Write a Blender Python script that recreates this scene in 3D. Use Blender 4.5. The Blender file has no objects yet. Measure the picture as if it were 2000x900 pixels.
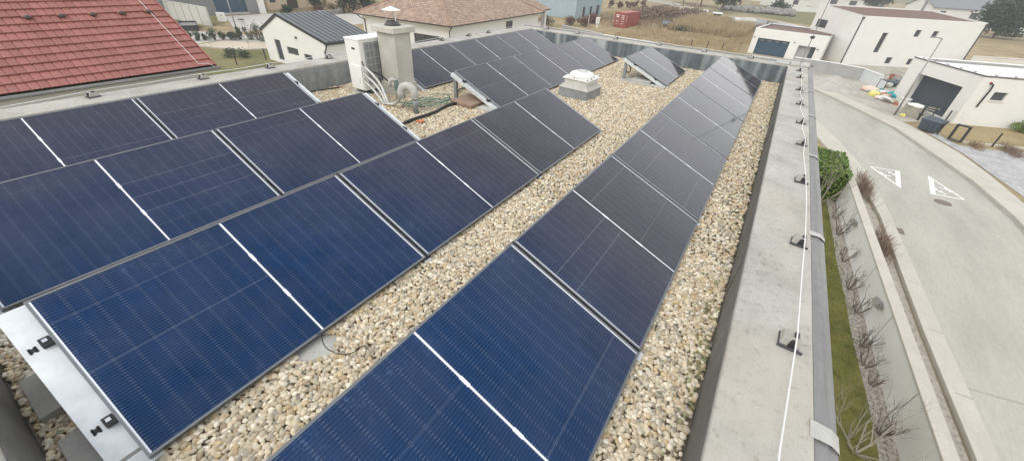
import bpy, math, random
import numpy as np
from mathutils import Vector, Matrix
random.seed(7)
RNG = np.random.default_rng(11)
C = bpy.context.scene.collection
rad = math.radians
PI = math.pi
GZ = -7.0            # street level; the roof gravel is z = 0

# ------------------------------------------------------------------ materials
def lin(c):
    return tuple(((v/12.92) if v <= .04045 else ((v+.055)/1.055)**2.4) for v in c)
class NT:
    def __init__(s, name):
        s.m = bpy.data.materials.new(name); s.m.use_nodes = True
        s.t = s.m.node_tree; s.b = s.t.nodes['Principled BSDF']; s.n = s.t.nodes
    def new(s, t, **k):
        n = s.t.nodes.new(t)
        for a, v in k.items(): setattr(n, a, v)
        return n
    def link(s, a, b): s.t.links.new(a, b)
    def val(s, sock, v):
        if isinstance(v, (int, float)): sock.default_value = v
        elif isinstance(v, tuple): sock.default_value = v if len(v) == 4 or len(sock.default_value) == 3 else (*v, 1)
        else: s.link(v, sock)
    def math(s, op, a, b=None, c=None):
        n = s.new('ShaderNodeMath', operation=op)
        s.val(n.inputs[0], a)
        if b is not None: s.val(n.inputs[1], b)
        if c is not None: s.val(n.inputs[2], c)
        return n.outputs[0]
    def mix(s, f, a, b, blend='MIX'):
        n = s.new('ShaderNodeMix', data_type='RGBA', blend_type=blend)
        s.val(n.inputs[0], f); s.val(n.inputs[6], a); s.val(n.inputs[7], b)
        return n.outputs[2]
    def noise(s, scale, detail=4, rough=.6, vec=None, dist=0):
        n = s.new('ShaderNodeTexNoise'); n.inputs['Scale'].default_value = scale
        n.inputs['Detail'].default_value = detail; n.inputs['Roughness'].default_value = rough
        n.inputs['Distortion'].default_value = dist
        if vec is not None: s.link(vec, n.inputs['Vector'])
        return n.outputs['Fac']
    def coord(s, which='Object'):
        return s.new('ShaderNodeTexCoord').outputs[which]
    def mapping(s, vec, scale=(1,1,1), rot=(0,0,0)):
        n = s.new('ShaderNodeMapping'); s.link(vec, n.inputs['Vector'])
        n.inputs['Scale'].default_value = scale; n.inputs['Rotation'].default_value = rot
        return n.outputs[0]
    def ramp(s, f, stops):
        n = s.new('ShaderNodeValToRGB'); s.link(f, n.inputs[0]); e = n.color_ramp.elements
        while len(e) > 1: e.remove(e[-1])
        e[0].position = stops[0][0]; e[0].color = (*stops[0][1], 1)
        for p_, c_ in stops[1:]:
            k = e.new(p_); k.color = (*c_, 1)
        return n.outputs[0]
    def frange(s, f, a, b, lo=0., hi=1.):
        n = s.new('ShaderNodeMapRange'); s.link(f, n.inputs[0])
        n.inputs[1].default_value = a; n.inputs[2].default_value = b
        n.inputs[3].default_value = lo; n.inputs[4].default_value = hi
        return n.outputs[0]
    def bump(s, h, strength=.3, dist=.02):
        n = s.new('ShaderNodeBump'); n.inputs['Strength'].default_value = strength; n.inputs['Distance'].default_value = dist
        s.link(h, n.inputs['Height']); s.link(n.outputs[0], s.b.inputs['Normal'])
    def col(s, c): s.val(s.b.inputs['Base Color'], c)
    def rough(s, r): s.val(s.b.inputs['Roughness'], r)

def simple(name, c, rough=.6, metal=0., var=.15, scale=6., bump=0., bscale=None, spec=.5, fine=0., stretch=None):
    m = NT(name); v = m.coord()
    if stretch: v = m.mapping(v, stretch)
    f = m.noise(scale, 5, .65, v)
    lo = tuple(x*(1-var) for x in c); hi = tuple(min(1, x*(1+var)) for x in c)
    base = m.ramp(f, [(.28, lo), (.72, hi)])
    if fine:
        g = m.noise(scale*14, 3, .7, v)
        base = m.mix(1., base, m.ramp(g, [(.3, (1-fine,)*3), (.7, (1+fine*.0,)*3)]), 'MULTIPLY')
    m.col(base); m.rough(rough); m.b.inputs['Metallic'].default_value = metal
    m.b.inputs['Specular IOR Level'].default_value = spec
    if bump: m.bump(m.noise(bscale or scale*6, 4, .6, v), bump, .02)
    return m.m

M = {}
M['frame'] = simple('panel_frame_metal', (.22,.23,.24), .36, .75, .1, 20)
M['backsheet'] = simple('white_backsheet', (.72,.74,.76), .35, 0, .03, 10)
M['galv'] = simple('galvanised_steel', (.70,.73,.74), .46, .3, .14, 9, .03, 40)
M['galvdark'] = simple('weathered_steel', (.30,.32,.33), .5, .5, .18, 9)
M['black'] = simple('black_plastic', (.018,.018,.02), .45, 0, .2, 8)
M['darkgrey'] = simple('dark_grey_plastic', (.06,.062,.066), .5, 0, .2, 8)
M['steel'] = simple('bright_steel', (.7,.71,.72), .25, .9, .05, 8)
M['whitewire'] = simple('aluminium_wire', (.78,.78,.76), .4, .2, .05, 8)
M['paver'] = simple('grey_paver_concrete', (.34,.335,.31), .85, 0, .18, 5, .15, 60, fine=.15)
M['paverlight'] = simple('pale_paver_concrete', (.48,.475,.44), .85, 0, .14, 5, .12, 60, fine=.12)
M['paverbrown'] = simple('brown_paver_concrete', (.34,.235,.175), .85, 0, .16, 6, .12, 60, fine=.1)
M['gravelbase'] = simple('gravel_bed', (.15,.13,.098), .95, 0, .4, 30, .3, 60)
M['holder'] = simple('weathered_holder_concrete', (.36,.35,.315), .85, 0, .18, 20, .1, 80)
M['plaster'] = simple('chimney_plaster', (.52,.505,.45), .88, 0, .16, 3.2, .2, 90, fine=.12)
M['plastercap'] = simple('chimney_cap_concrete', (.55,.53,.47), .85, 0, .12, 4, .15, 60, fine=.1)
M['acwhite'] = simple('white_painted_steel', (.80,.80,.77), .4, 0, .04, 3)
M['acgrill'] = simple('grey_grille', (.50,.51,.50), .5, .2, .1, 8)
M['insul'] = simple('grey_insulation_foam', (.46,.45,.42), .8, 0, .14, 18, .15, 60)
M['foil'] = simple('pale_foil_insulation', (.50,.50,.47), .42, .45, .2, 20, .3, 50)
M['greenwire'] = simple('green_cable', (.03,.17,.13), .5, 0, .2, 9)
M['skywhite'] = simple('white_skylight_plastic', (.70,.70,.665), .35, 0, .12, 5, fine=.08)
M['orange'] = simple('orange_plastic', (.75,.20,.06), .6, 0, .2, 9)
M['redtile'] = simple('red_roof_tile', (.29,.108,.088), .55, 0, .14, 3.0, .0, fine=.1)
def m_redtile():
    m = NT('red_roof_tile'); v = m.coord(); sx = m.new('ShaderNodeSeparateXYZ'); m.link(v, sx.inputs[0])
    ci = m.new('ShaderNodeCombineXYZ')
    m.link(m.math('FLOOR', m.math('DIVIDE', m.math('SUBTRACT', 5.47, sx.outputs[0]), .166)), ci.inputs[0])
    m.link(m.math('FLOOR', m.math('DIVIDE', m.math('ADD', sx.outputs[2], 1.0), .135)), ci.inputs[1])
    wn = m.new('ShaderNodeTexWhiteNoise'); m.link(ci.outputs[0], wn.inputs[0])
    f = m.noise(1.1, 5, .65, v); g = m.noise(26, 4, .7, v)
    c = m.mix(wn.outputs[0], (.265,.098,.080), (.335,.130,.106))
    c = m.mix(1., c, m.ramp(f, [(.3,(.88,.88,.9)), (.7,(1.1,1.1,1.1))]), 'MULTIPLY')
    c = m.mix(m.frange(g, .58, .78, 0, .35), c, (.20,.12,.10))
    m.col(c); m.rough(.6); return m.m
M['redtile'] = m_redtile()
M['white'] = simple('white_render', (.74,.735,.70), .9, 0, .035, .8, .05, 60)
M['cream'] = simple('cream_render', (.70,.67,.60), .9, 0, .05, .8, .05, 60)
M['beige'] = simple('beige_render', (.62,.50,.37), .9, 0, .08, .8)
M['greyrender'] = simple('grey_render', (.22,.225,.225), .9, 0, .06, .8)
M['paleconc'] = simple('pale_concrete', (.52,.52,.48), .9, 0, .1, 1.5, .08, 40)
M['midconc'] = simple('grey_concrete', (.36,.36,.35), .9, 0, .12, 1.2, .08, 40)
M['door'] = simple('dark_grey_door', (.052,.062,.078), .6, 0, .06, 2)
M['doorblue'] = simple('dark_blue_door', (.035,.075,.115), .6, 0, .06, 2)
M['glass'] = simple('window_glass', (.075,.082,.088), .08, 0, .2, .6)
M['winframe'] = simple('dark_window_frame', (.10,.10,.10), .5, 0, .1, 3)
M['seam'] = simple('dark_standing_seam_metal', (.125,.14,.155), .42, .2, .1, .9)
M['pipebrown'] = simple('dark_downpipe', (.07,.06,.055), .5, .2, .1, 3)
M['pipegrey'] = simple('grey_downpipe', (.10,.10,.10), .5, .2, .1, 3)
M['brownroof'] = simple('brown_roof_gravel', (.21,.135,.11), .95, 0, .3, 2.5, fine=.3)
M['whiteroof'] = simple('white_roof_membrane', (.78,.78,.77), .6, 0, .04, .8)
M['greyroof'] = simple('grey_roof_tile', (.22,.225,.235), .8, 0, .12, 1.2)
M['bluewall'] = simple('pale_blue_cladding', (.33,.42,.48), .7, 0, .06, 1.2)
M['container'] = simple('red_brown_container_paint', (.30,.072,.055), .65, 0, .15, 1.5)
M['whitepaint'] = simple('white_paint', (.86,.85,.82), .7, 0, .04, 6)
M['bin'] = simple('slate_blue_plastic', (.055,.075,.095), .55, 0, .12, 2)
M['wood'] = simple('weathered_wood', (.40,.37,.31), .85, 0, .2, 5, stretch=(1,1,6))
M['teal'] = simple('teal_plastic', (.03,.30,.33), .5, 0, .3, 6)
M['yellow'] = simple('yellow_plastic', (.72,.66,.22), .6, 0, .15, 6)
M['bagwhite'] = simple('white_plastic_bag', (.72,.72,.69), .55, 0, .12, 6, .3, 12)
M['peach'] = simple('pale_peach_bag', (.72,.56,.47), .6, 0, .1, 6)
M['terracotta'] = simple('terracotta_brick', (.42,.20,.12), .85, 0, .2, 6)
M['sand'] = simple('pale_sand', (.50,.47,.42), .95, 0, .22, 1.6, .9, 5, fine=.25)
M['bark'] = simple('grey_brown_bark', (.16,.125,.10), .9, 0, .3, 8)
M['barkpale'] = simple('pale_bark', (.33,.29,.24), .9, 0, .25, 8)
M['post'] = simple('dark_fence_metal', (.035,.037,.04), .5, .2, .1, 4)
M['lampgrey'] = simple('grey_galvanised_post', (.30,.30,.29), .5, .5, .1, 3)
M['stone'] = simple('grey_stone', (.30,.285,.27), .9, 0, .35, 1.6, fine=.3)
M['red'] = simple('red_cable', (.30,.05,.045), .5, 0, .2, 9)
M['floodbody'] = simple('grey_lamp_body', (.26,.25,.22), .5, .4, .2, 9)
M['lens'] = simple('lamp_lens', (.40,.41,.40), .2, 0, .05, 9)
M['manhole'] = simple('rusty_iron_cover', (.20,.17,.14), .8, .2, .2, 14, .3, 60)

def leafmat(name, a, b, scale=1.5):
    m = NT(name); v = m.coord()
    f = m.noise(scale, 3, .6, v); g = m.noise(scale*9, 2, .6, v)
    c = m.ramp(m.math('ADD', m.math('MULTIPLY', f, .55), m.math('MULTIPLY', g, .45)), [(.32, a), (.68, b)])
    m.col(c); m.rough(.6); m.b.inputs['Specular IOR Level'].default_value = .3
    return m.m
M['leafhedge'] = leafmat('hedge_leaf', (.055,.11,.02), (.22,.31,.065), 3)
M['leafdark'] = leafmat('evergreen_leaf', (.022,.042,.026), (.06,.092,.045), 1)
M['leafgrey'] = leafmat('grey_green_leaf', (.06,.085,.055), (.13,.16,.10), 2)
M['leafred'] = leafmat('dry_red_leaf', (.10,.05,.045), (.19,.11,.085), 2)
M['leaftan'] = leafmat('dry_tan_leaf', (.24,.17,.10), (.42,.31,.19), 2)
M['drygrass'] = leafmat('dry_grass', (.30,.23,.13), (.52,.42,.26), 1)
M['drybrown'] = leafmat('dry_brown_stem', (.17,.125,.095), (.30,.22,.165), 2)
M['grassblade'] = leafmat('green_grass_blade', (.10,.13,.03), (.22,.22,.06), 1)

# coping: pale stained concrete
def m_coping():
    m = NT('stained_concrete_coping'); v = m.coord()
    f = m.noise(2.2, 6, .65, v); g = m.noise(28, 5, .7, v); h = m.noise(110, 2, .6, v)
    c = m.ramp(f, [(.30, (.30,.29,.26)), (.5, (.44,.43,.39)), (.74, (.54,.525,.48))])
    pit = m.ramp(g, [(.33, (.70,.68,.64)), (.45, (1,1,1))])
    c = m.mix(1., c, pit, 'MULTIPLY')
    c = m.mix(.5, c, m.ramp(h, [(.35, (.72,.71,.69)), (.6, (1,1,1))]), 'MULTIPLY')
    big = m.noise(.9, 3, .6, v)
    c = m.mix(m.frange(big, .52, .70, 0, .45), c, (.44,.39,.32))
    m.col(c); m.rough(.85); m.bump(m.math('ADD', g, h), .35, .006)
    return m.m
M['coping'] = m_coping()
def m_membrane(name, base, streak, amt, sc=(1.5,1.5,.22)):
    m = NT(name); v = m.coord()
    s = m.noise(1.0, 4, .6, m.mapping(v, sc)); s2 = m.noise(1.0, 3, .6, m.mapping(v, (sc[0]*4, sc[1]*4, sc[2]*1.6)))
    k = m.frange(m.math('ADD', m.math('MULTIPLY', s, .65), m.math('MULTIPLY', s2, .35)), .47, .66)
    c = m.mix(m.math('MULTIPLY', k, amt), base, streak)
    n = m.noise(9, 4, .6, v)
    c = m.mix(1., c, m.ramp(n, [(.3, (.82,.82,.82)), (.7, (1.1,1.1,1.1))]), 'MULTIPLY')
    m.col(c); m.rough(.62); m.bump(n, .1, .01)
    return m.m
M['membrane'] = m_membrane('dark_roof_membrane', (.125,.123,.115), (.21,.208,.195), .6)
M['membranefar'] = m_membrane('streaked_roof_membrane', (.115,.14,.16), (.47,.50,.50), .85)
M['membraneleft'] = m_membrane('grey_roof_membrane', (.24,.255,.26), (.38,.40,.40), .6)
def m_flash():
    m = NT('weathered_zinc_flashing'); v = m.coord()
    f = m.noise(1.3, 5, .7, m.mapping(v, (.6, 8, 8))); g = m.noise(16, 4, .7, v)
    c = m.ramp(f, [(.3, (.19,.188,.186)), (.7, (.29,.288,.286))])
    c = m.mix(.6, c, m.ramp(g, [(.3, (.75,.74,.72)), (.62, (1,1,1))]), 'MULTIPLY')
    m.col(c); m.rough(.55); m.b.inputs['Metallic'].default_value = .1
    return m.m
M['flash'] = m_flash()

# photovoltaic glass: half cells, busbar wires, centre gap
def m_cells():
    m = NT('photovoltaic_cells'); v = m.coord()
    sx = m.new('ShaderNodeSeparateXYZ'); m.link(v, sx.inputs[0]); u, w = sx.outputs[0], sx.outputs[1]
    uc = m.math('ABSOLUTE', m.math('SUBTRACT', u, .8835))
    up = m.math('SUBTRACT', uc, .0085)
    CP = .0846
    ku = m.math('MULTIPLY', m.math('FRACT', m.math('DIVIDE', up, CP)), CP)
    du = m.math('MINIMUM', ku, m.math('SUBTRACT', CP, ku))          # distance to a half-cell edge
    wp = m.math('SUBTRACT', w, .0125); WP = .1675
    fw = m.math('FRACT', m.math('DIVIDE', wp, WP))
    kw = m.math('MULTIPLY', fw, WP); dw = m.math('MINIMUM', kw, m.math('SUBTRACT', WP, kw))
    # wires
    fb = m.math('ABSOLUTE', m.math('SUBTRACT', m.math('FRACT', m.math('DIVIDE', wp, WP/10)), .5))
    db = m.math('MULTIPLY', fb, WP/10)
    wire = m.math('LESS_THAN', db, .00062)
    dash = m.math('MULTIPLY', m.math('LESS_THAN', db, .0011), m.math('LESS_THAN', du, .0080))
    # variation cell by cell, and drifting over the sheet
    ci = m.new('ShaderNodeCombineXYZ')
    m.link(m.math('FLOOR', m.math('DIVIDE', u, CP)), ci.inputs[0]); m.link(m.math('FLOOR', m.math('DIVIDE', wp, WP)), ci.inputs[1])
    oi = m.new('ShaderNodeObjectInfo'); m.link(oi.outputs['Random'], ci.inputs[2])
    wn = m.new('ShaderNodeTexWhiteNoise'); m.link(ci.outputs[0], wn.inputs[0])
    cell = m.mix(wn.outputs[0], (.0028,.0175,.062), (.0048,.0220,.076))
    cell = m.mix(1., cell, m.ramp(oi.outputs['Random'], [(0., (.86,.88,.90)), (1., (1.12,1.10,1.08))]), 'MULTIPLY')
    lay = m.new('ShaderNodeLayerWeight'); lay.inputs['Blend'].default_value = .5
    cell = m.mix(m.frange(lay.outputs['Facing'], .18, .44), cell, (.036,.023,.023))  # brown sheen of glancing reflections, painted into the cell colour by view angle
    c = m.mix(m.math('MULTIPLY', wire, .27), cell, (.16,.27,.46))
    c = m.mix(m.math('MULTIPLY', dash, .29), c, (.36,.38,.44))
    cg = m.math('LESS_THAN', du, .0007)
    c = m.mix(m.math('MULTIPLY', cg, .45), c, (.02,.022,.03))
    cl = m.new('ShaderNodeCombineXYZ')
    m.link(m.math('FLOOR', m.math('ADD', m.math('DIVIDE', wp, WP), .5)), cl.inputs[0]); m.link(m.math('GREATER_THAN', u, .8835), cl.inputs[1]); m.link(m.math('MULTIPLY', oi.outputs['Random'], 13.), cl.inputs[2])
    wl_ = m.new('ShaderNodeTexWhiteNoise'); m.link(cl.outputs[0], wl_.inputs[0]); lnz = wl_.outputs[0]
    rowg = m.math('MULTIPLY', m.math('LESS_THAN', dw, .0008), m.frange(lnz, .70, .92, .02, .75))
    c = m.mix(rowg, c, (.36,.36,.37))
    # white margins and centre gap with ribbon bulges
    bul = m.math('MINIMUM', m.math('ABSOLUTE', m.math('SUBTRACT', w, .3475)), m.math('ABSOLUTE', m.math('SUBTRACT', w, .6825)))
    hw = m.math('ADD', .0058, m.math('MULTIPLY', m.math('LESS_THAN', bul, .030), .0035))
    cen = m.math('LESS_THAN', uc, hw)
    end = m.math('GREATER_THAN', uc, .8635)
    ed2 = m.math('MAXIMUM', m.math('LESS_THAN', w, .0125), m.math('GREATER_THAN', w, 1.0175))
    wh = m.math('MAXIMUM', cen, end)
    c = m.mix(wh, c, (.80,.82,.84)); c = m.mix(m.math('MULTIPLY', ed2, .5), c, (.55,.57,.60))
    # dust and bird scuffs
    vo = m.new('ShaderNodeVectorMath', operation='ADD'); m.link(v, vo.inputs[0])
    rc = m.new('ShaderNodeCombineXYZ'); m.link(m.math('MULTIPLY', oi.outputs['Random'], 37.), rc.inputs[0]); m.link(rc.outputs[0], vo.inputs[1])
    d1 = m.noise(2.6, 5, .65, vo.outputs[0]); d2 = m.noise(34, 3, .7, vo.outputs[0], 1.5)
    edge = m.math('MINIMUM', m.math('SUBTRACT', .8835, uc), m.math('MINIMUM', w, m.math('SUBTRACT', 1.03, w)))
    near = m.frange(edge, .0, .20, 1., .10)
    sc = m.math('MULTIPLY', m.math('MULTIPLY', m.frange(d1, .50, .66), m.frange(d2, .55, .72)), near)
    c = m.mix(m.math('MULTIPLY', sc, .42), c, (.16,.28,.46))
    c = m.mix(m.frange(d1, .35, .75, .0, .05), c, (.40,.38,.36))
    m.col(c); m.rough(m.math('ADD', .07, m.math('MULTIPLY', sc, .3)))
    m.b.inputs['IOR'].default_value = 1.48
    m.b.inputs['Specular Tint'].default_value = (.34,.60,1.,1)      # blue anti-reflection coating
    return m.m
M['cells'] = m_cells()

# pebble colours come with the stones (one colour each)
def m_pebble():
    m = NT('river_pebble'); a = m.new('ShaderNodeAttribute', attribute_name='stone')
    n = m.noise(60, 3, .6, m.coord())
    m.col(m.mix(1., a.outputs['Color'], m.ramp(n, [(.3, (.82,.80,.76)), (.7, (1.08,1.07,1.05))]), 'MULTIPLY'))
    m.rough(.72); m.b.inputs['Specular IOR Level'].default_value = .35
    return m.m
M['pebble'] = m_pebble()

def m_ground(name, stops, scale, det=6, fine=.2, fsc=12, rough=.95, bump=.3, bs=20, stretch=None, rot=0):
    m = NT(name); v = m.coord()
    if stretch: v = m.mapping(v, stretch, (0,0,rot))
    f = m.noise(scale, det, .65, v); g = m.noise(scale*fsc, 4, .7, v)
    c = m.ramp(f, stops)
    c = m.mix(1., c, m.ramp(g, [(.3, (1-fine,)*3), (.7, (1+fine*.4,)*3)]), 'MULTIPLY')
    m.col(c); m.rough(rough); m.b.inputs['Specular IOR Level'].default_value = .2
    if bump: m.bump(g, bump, .03)
    return m.m
M['field'] = m_ground('dry_winter_field', [(.30,(.17,.125,.075)), (.45,(.32,.25,.145)), (.58,(.40,.32,.19)), (.72,(.24,.22,.10))], .045, 8, .35, 9)
M['lawn'] = m_ground('short_green_lawn', [(.28,(.075,.09,.022)), (.5,(.165,.155,.045)), (.75,(.235,.20,.075))], 1.6, 6, .4, 14)
M['lawnpatch'] = m_ground('green_grass_patch', [(.3,(.13,.14,.055)), (.55,(.24,.215,.105)), (.75,(.33,.275,.15))], .25, 6, .3, 14)
M['drylawn'] = m_ground('dry_yellow_lawn', [(.3,(.28,.22,.115)), (.55,(.40,.315,.175)), (.75,(.33,.275,.14))], .5, 6, .3, 14)
M['road'] = m_ground('pale_worn_asphalt', [(.28,(.36,.345,.30)), (.5,(.445,.43,.375)), (.74,(.50,.485,.425))], .35, 7, .11, 26, .9, .08, stretch=(.5,1.6,1), rot=.25)
M['pavement'] = m_ground('beige_pavement_concrete', [(.3,(.49,.465,.40)), (.7,(.58,.55,.48))], .6, 6, .1, 25, .9, .1)
M['kerb'] = m_ground('kerb_concrete', [(.3,(.50,.465,.40)), (.7,(.60,.56,.49))], .9, 6, .12, 25, .9, .1)
M['gutter'] = m_ground('road_gutter', [(.3,(.30,.285,.25)), (.7,(.38,.36,.32))], 1.2, 5, .12, 25, .9, .1)
M['yard'] = m_ground('pale_yard_concrete', [(.3,(.46,.44,.40)), (.7,(.56,.54,.49))], .2, 6, .12, 25, .9, .1)
M['dirt'] = m_ground('pale_dirt', [(.3,(.38,.35,.30)), (.55,(.47,.435,.375)), (.75,(.54,.50,.43))], .5, 6, .2, 15, .95, .3)
M['sandbed'] = m_ground('pale_sand_bed', [(.3,(.54,.47,.37)), (.7,(.66,.585,.48))], .4, 6, .2, 15, .95, .2)
M['planter'] = m_ground('planting_gravel', [(.32,(.30,.265,.215)), (.5,(.44,.40,.34)), (.7,(.55,.51,.44))], 9, 4, .35, 5, .95, .6)
M['mulch'] = m_ground('planting_bed_stone', [(.32,(.16,.135,.115)), (.46,(.38,.335,.29)), (.66,(.58,.535,.48))], 11, 3, .5, 4, .95, .8)
def m_pavers():
    m = NT('grey_block_paving'); v = m.coord()
    b = m.new('ShaderNodeTexBrick'); m.link(v, b.inputs['Vector'])
    b.inputs['Color1'].default_value = (.40,.40,.40,1); b.inputs['Color2'].default_value = (.52,.515,.50,1); b.inputs['Mortar'].default_value = (.30,.29,.28,1)
    b.inputs['Scale'].default_value = 1.3; b.inputs['Mortar Size'].default_value = .02; b.inputs['Bias'].default_value = 0
    n = m.noise(1.2, 5, .6, v)
    m.col(m.mix(1., b.outputs[0], m.ramp(n, [(.3,(.82,.82,.84)), (.7,(1.1,1.1,1.1))]), 'MULTIPLY')); m.rough(.85)
    return m.m
M['pavers'] = m_pavers()
def m_hiptile():
    m = NT('brown_clay_tile'); v = m.coord('UV')
    b = m.new('ShaderNodeTexBrick'); m.link(v, b.inputs['Vector'])
    b.inputs['Color1'].default_value = (.44,.32,.235,1); b.inputs['Color2'].default_value = (.25,.165,.125,1); b.inputs['Mortar'].default_value = (.085,.06,.05,1)
    b.inputs['Scale'].default_value = 1.; b.inputs['Brick Width'].default_value = .34; b.inputs['Row Height'].default_value = .36
    b.inputs['Mortar Size'].default_value = .028; b.inputs['Mortar Smooth'].default_value = .6; b.inputs['Bias'].default_value = -.15
    n = m.noise(.5, 4, .6, v)
    m.col(m.mix(1., b.outputs[0], m.ramp(n, [(.3,(.85,.85,.85)), (.7,(1.15,1.12,1.1))]), 'MULTIPLY')); m.rough(.8)
    m.bump(b.outputs['Fac'], -.6, .03)
    return m.m
M['hiptile'] = m_hiptile()
def m_water():
    m = NT('pond_water'); m.col((.10,.12,.12)); m.rough(.08)
    m.bump(m.noise(1.2, 3, .6, m.mapping(m.coord(), (1, 3, 1))), .05, .05)
    return m.m
M['water'] = m_water()
def m_sandwichwall():
    m = NT('pale_blue_brick'); v = m.coord('UV')
    b = m.new('ShaderNodeTexBrick'); m.link(v, b.inputs['Vector'])
    b.inputs['Color1'].default_value = (.30,.39,.44,1); b.inputs['Color2'].default_value = (.36,.45,.50,1); b.inputs['Mortar'].default_value = (.27,.34,.38,1)
    b.inputs['Brick Width'].default_value = .9; b.inputs['Row Height'].default_value = .3; b.inputs['Mortar Size'].default_value = .012
    m.col(b.outputs[0]); m.rough(.7)
    return m.m
M['bluebrick'] = m_sandwichwall()

# ------------------------------------------------------------------ mesh helpers
def tagp(o, label=None, cat=None, group=None, kind=None):
    if label: o['label'] = label
    if cat: o['category'] = cat
    if group: o['group'] = group
    if kind: o['kind'] = kind
    return o
class MB:
    def __init__(s): s.v = []; s.f = []; s.uv = {}
    def add(s, vs, fs):
        o = len(s.v); s.v += [tuple(map(float, q)) for q in vs]; s.f += [tuple(i+o for i in f) for f in fs]; return s
    def quad(s, *pts, uv=None):
        s.add(pts, [tuple(range(len(pts)))])
        if uv: s.uv[len(s.f)-1] = uv
        return s
    def box(s, x0, x1, y0, y1, z0, z1):
        return s.add([(x0,y0,z0),(x1,y0,z0),(x1,y1,z0),(x0,y1,z0),(x0,y0,z1),(x1,y0,z1),(x1,y1,z1),(x0,y1,z1)],
                     [(0,3,2,1),(4,5,6,7),(0,1,5,4),(1,2,6,5),(2,3,7,6),(3,0,4,7)])
    def cbox(s, c, sx, sy, sz, rz=0, tx=0):
        R = Matrix.Rotation(rz, 3, 'Z') @ Matrix.Rotation(tx, 3, 'X'); c = Vector(c)
        P_ = [c + R @ Vector((a*sx/2, b*sy/2, d*sz/2)) for d in (-1,1) for a, b in ((-1,-1),(1,-1),(1,1),(-1,1))]
        return s.add(P_, [(0,3,2,1),(4,5,6,7),(0,1,5,4),(1,2,6,5),(2,3,7,6),(3,0,4,7)])
    def frustum(s, c, bx, by, tx, ty, h, rz=0):
        R = Matrix.Rotation(rz, 3, 'Z'); c = Vector(c)
        P_ = [c + R @ Vector((a*w/2, b*d/2, z)) for w, d, z in ((bx,by,0),(tx,ty,h)) for a, b in ((-1,-1),(1,-1),(1,1),(-1,1))]
        return s.add(P_, [(0,3,2,1),(4,5,6,7),(0,1,5,4),(1,2,6,5),(2,3,7,6),(3,0,4,7)])
    def prism(s, poly, z0, z1):
        n = len(poly)
        a = sum(poly[i][0]*poly[(i+1)%n][1]-poly[(i+1)%n][0]*poly[i][1] for i in range(n))
        if a < 0: poly = poly[::-1]
        return s.add([(x,y,z0) for x,y in poly]+[(x,y,z1) for x,y in poly],
                     [tuple(range(n-1,-1,-1)), tuple(range(n,2*n))]+[(i,(i+1)%n,n+(i+1)%n,n+i) for i in range(n)])
    def sheet(s, poly, z):
        n = len(poly); a = sum(poly[i][0]*poly[(i+1)%n][1]-poly[(i+1)%n][0]*poly[i][1] for i in range(n))
        if a < 0: poly = poly[::-1]
        return s.add([(x,y,z) for x,y in poly], [tuple(range(n))])
    def strip(s, L, R, z):      # band between two polylines with equal point counts
        n = len(L); vs = [(x,y,z) for x,y in L]+[(x,y,z) for x,y in R]
        fs = []
        for i in range(n-1):
            q = [vs[i], vs[i+1], vs[n+i+1], vs[n+i]]
            a = sum(q[k][0]*q[(k+1)%4][1]-q[(k+1)%4][0]*q[k][1] for k in range(4))
            fs.append((i,i+1,n+i+1,n+i) if a > 0 else (n+i,n+i+1,i+1,i))
        return s.add(vs, fs)
    def tube(s, pts, r, n=8, cap=True):
        pts = [Vector(q) for q in pts]; k = len(pts); rs = r if isinstance(r, (list, tuple)) else [r]*k
        vs = []; prev = None
        for i, q in enumerate(pts):
            d = (pts[min(i+1,k-1)]-pts[max(i-1,0)]).normalized()
            if prev is None:
                a = Vector((0,0,1)) if abs(d.z) < .9 else Vector((1,0,0)); a = (a-d*a.dot(d)).normalized()
            else:
                a = prev-d*prev.dot(d)
                a = a.normalized() if a.length > 1e-6 else Vector((1,0,0))
            prev = a; b = d.cross(a)
            for j in range(n):
                t = 2*PI*j/n; vs.append(q+(a*math.cos(t)+b*math.sin(t))*rs[i])
        fs = [(i*n+j, i*n+(j+1)%n, (i+1)*n+(j+1)%n, (i+1)*n+j) for i in range(k-1) for j in range(n)]
        if cap: fs += [tuple(range(n-1,-1,-1)), tuple((k-1)*n+j for j in range(n))]
        return s.add(vs, fs)
    def lathe(s, c, prof, n=24):   # prof: (radius, z)
        vs = [(c[0]+r*math.cos(2*PI*j/n), c[1]+r*math.sin(2*PI*j/n), c[2]+z) for r, z in prof for j in range(n)]
        k = len(prof)
        fs = [(i*n+j, i*n+(j+1)%n, (i+1)*n+(j+1)%n, (i+1)*n+j) for i in range(k-1) for j in range(n)]
        fs += [tuple(range(n-1,-1,-1)), tuple((k-1)*n+j for j in range(n))]
        return s.add(vs, fs)
    def build(s, name, mat, parent=None, smooth=False, at=None, bevel=0):
        me = bpy.data.meshes.new(name)
        off = Vector(at) if at is not None else Vector((0,0,0))
        me.from_pydata([Vector(q)-off for q in s.v], [], s.f)
        if s.uv:
            ul = me.uv_layers.new(name='UVMap')
            for p_ in me.polygons:
                if p_.index in s.uv:
                    for li, uvc in zip(p_.loop_indices, s.uv[p_.index]): ul.data[li].uv = uvc
        me.materials.append(mat)
        if smooth:
            for p_ in me.polygons: p_.use_smooth = True
        me.update()
        o = bpy.data.objects.new(name, me); C.objects.link(o); o.location = off
        if parent is not None: o.parent = parent
        if bevel:
            b = o.modifiers.new('edge_round', 'BEVEL'); b.width = bevel; b.segments = 2; b.limit_method = 'ANGLE'
        return o
def empty(name, loc=(0,0,0), rz=0, label=None, cat=None, group=None, rx=0):
    o = bpy.data.objects.new(name, None); C.objects.link(o); o.location = loc; o.rotation_euler = (rx,0,rz)
    o.empty_display_size = .2
    return tagp(o, label, cat, group)
def copy_tree(o, parent=None):
    c = o.copy(); C.objects.link(c); c.parent = parent
    for ch in list(o.children): copy_tree(ch, c)
    return c
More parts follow.
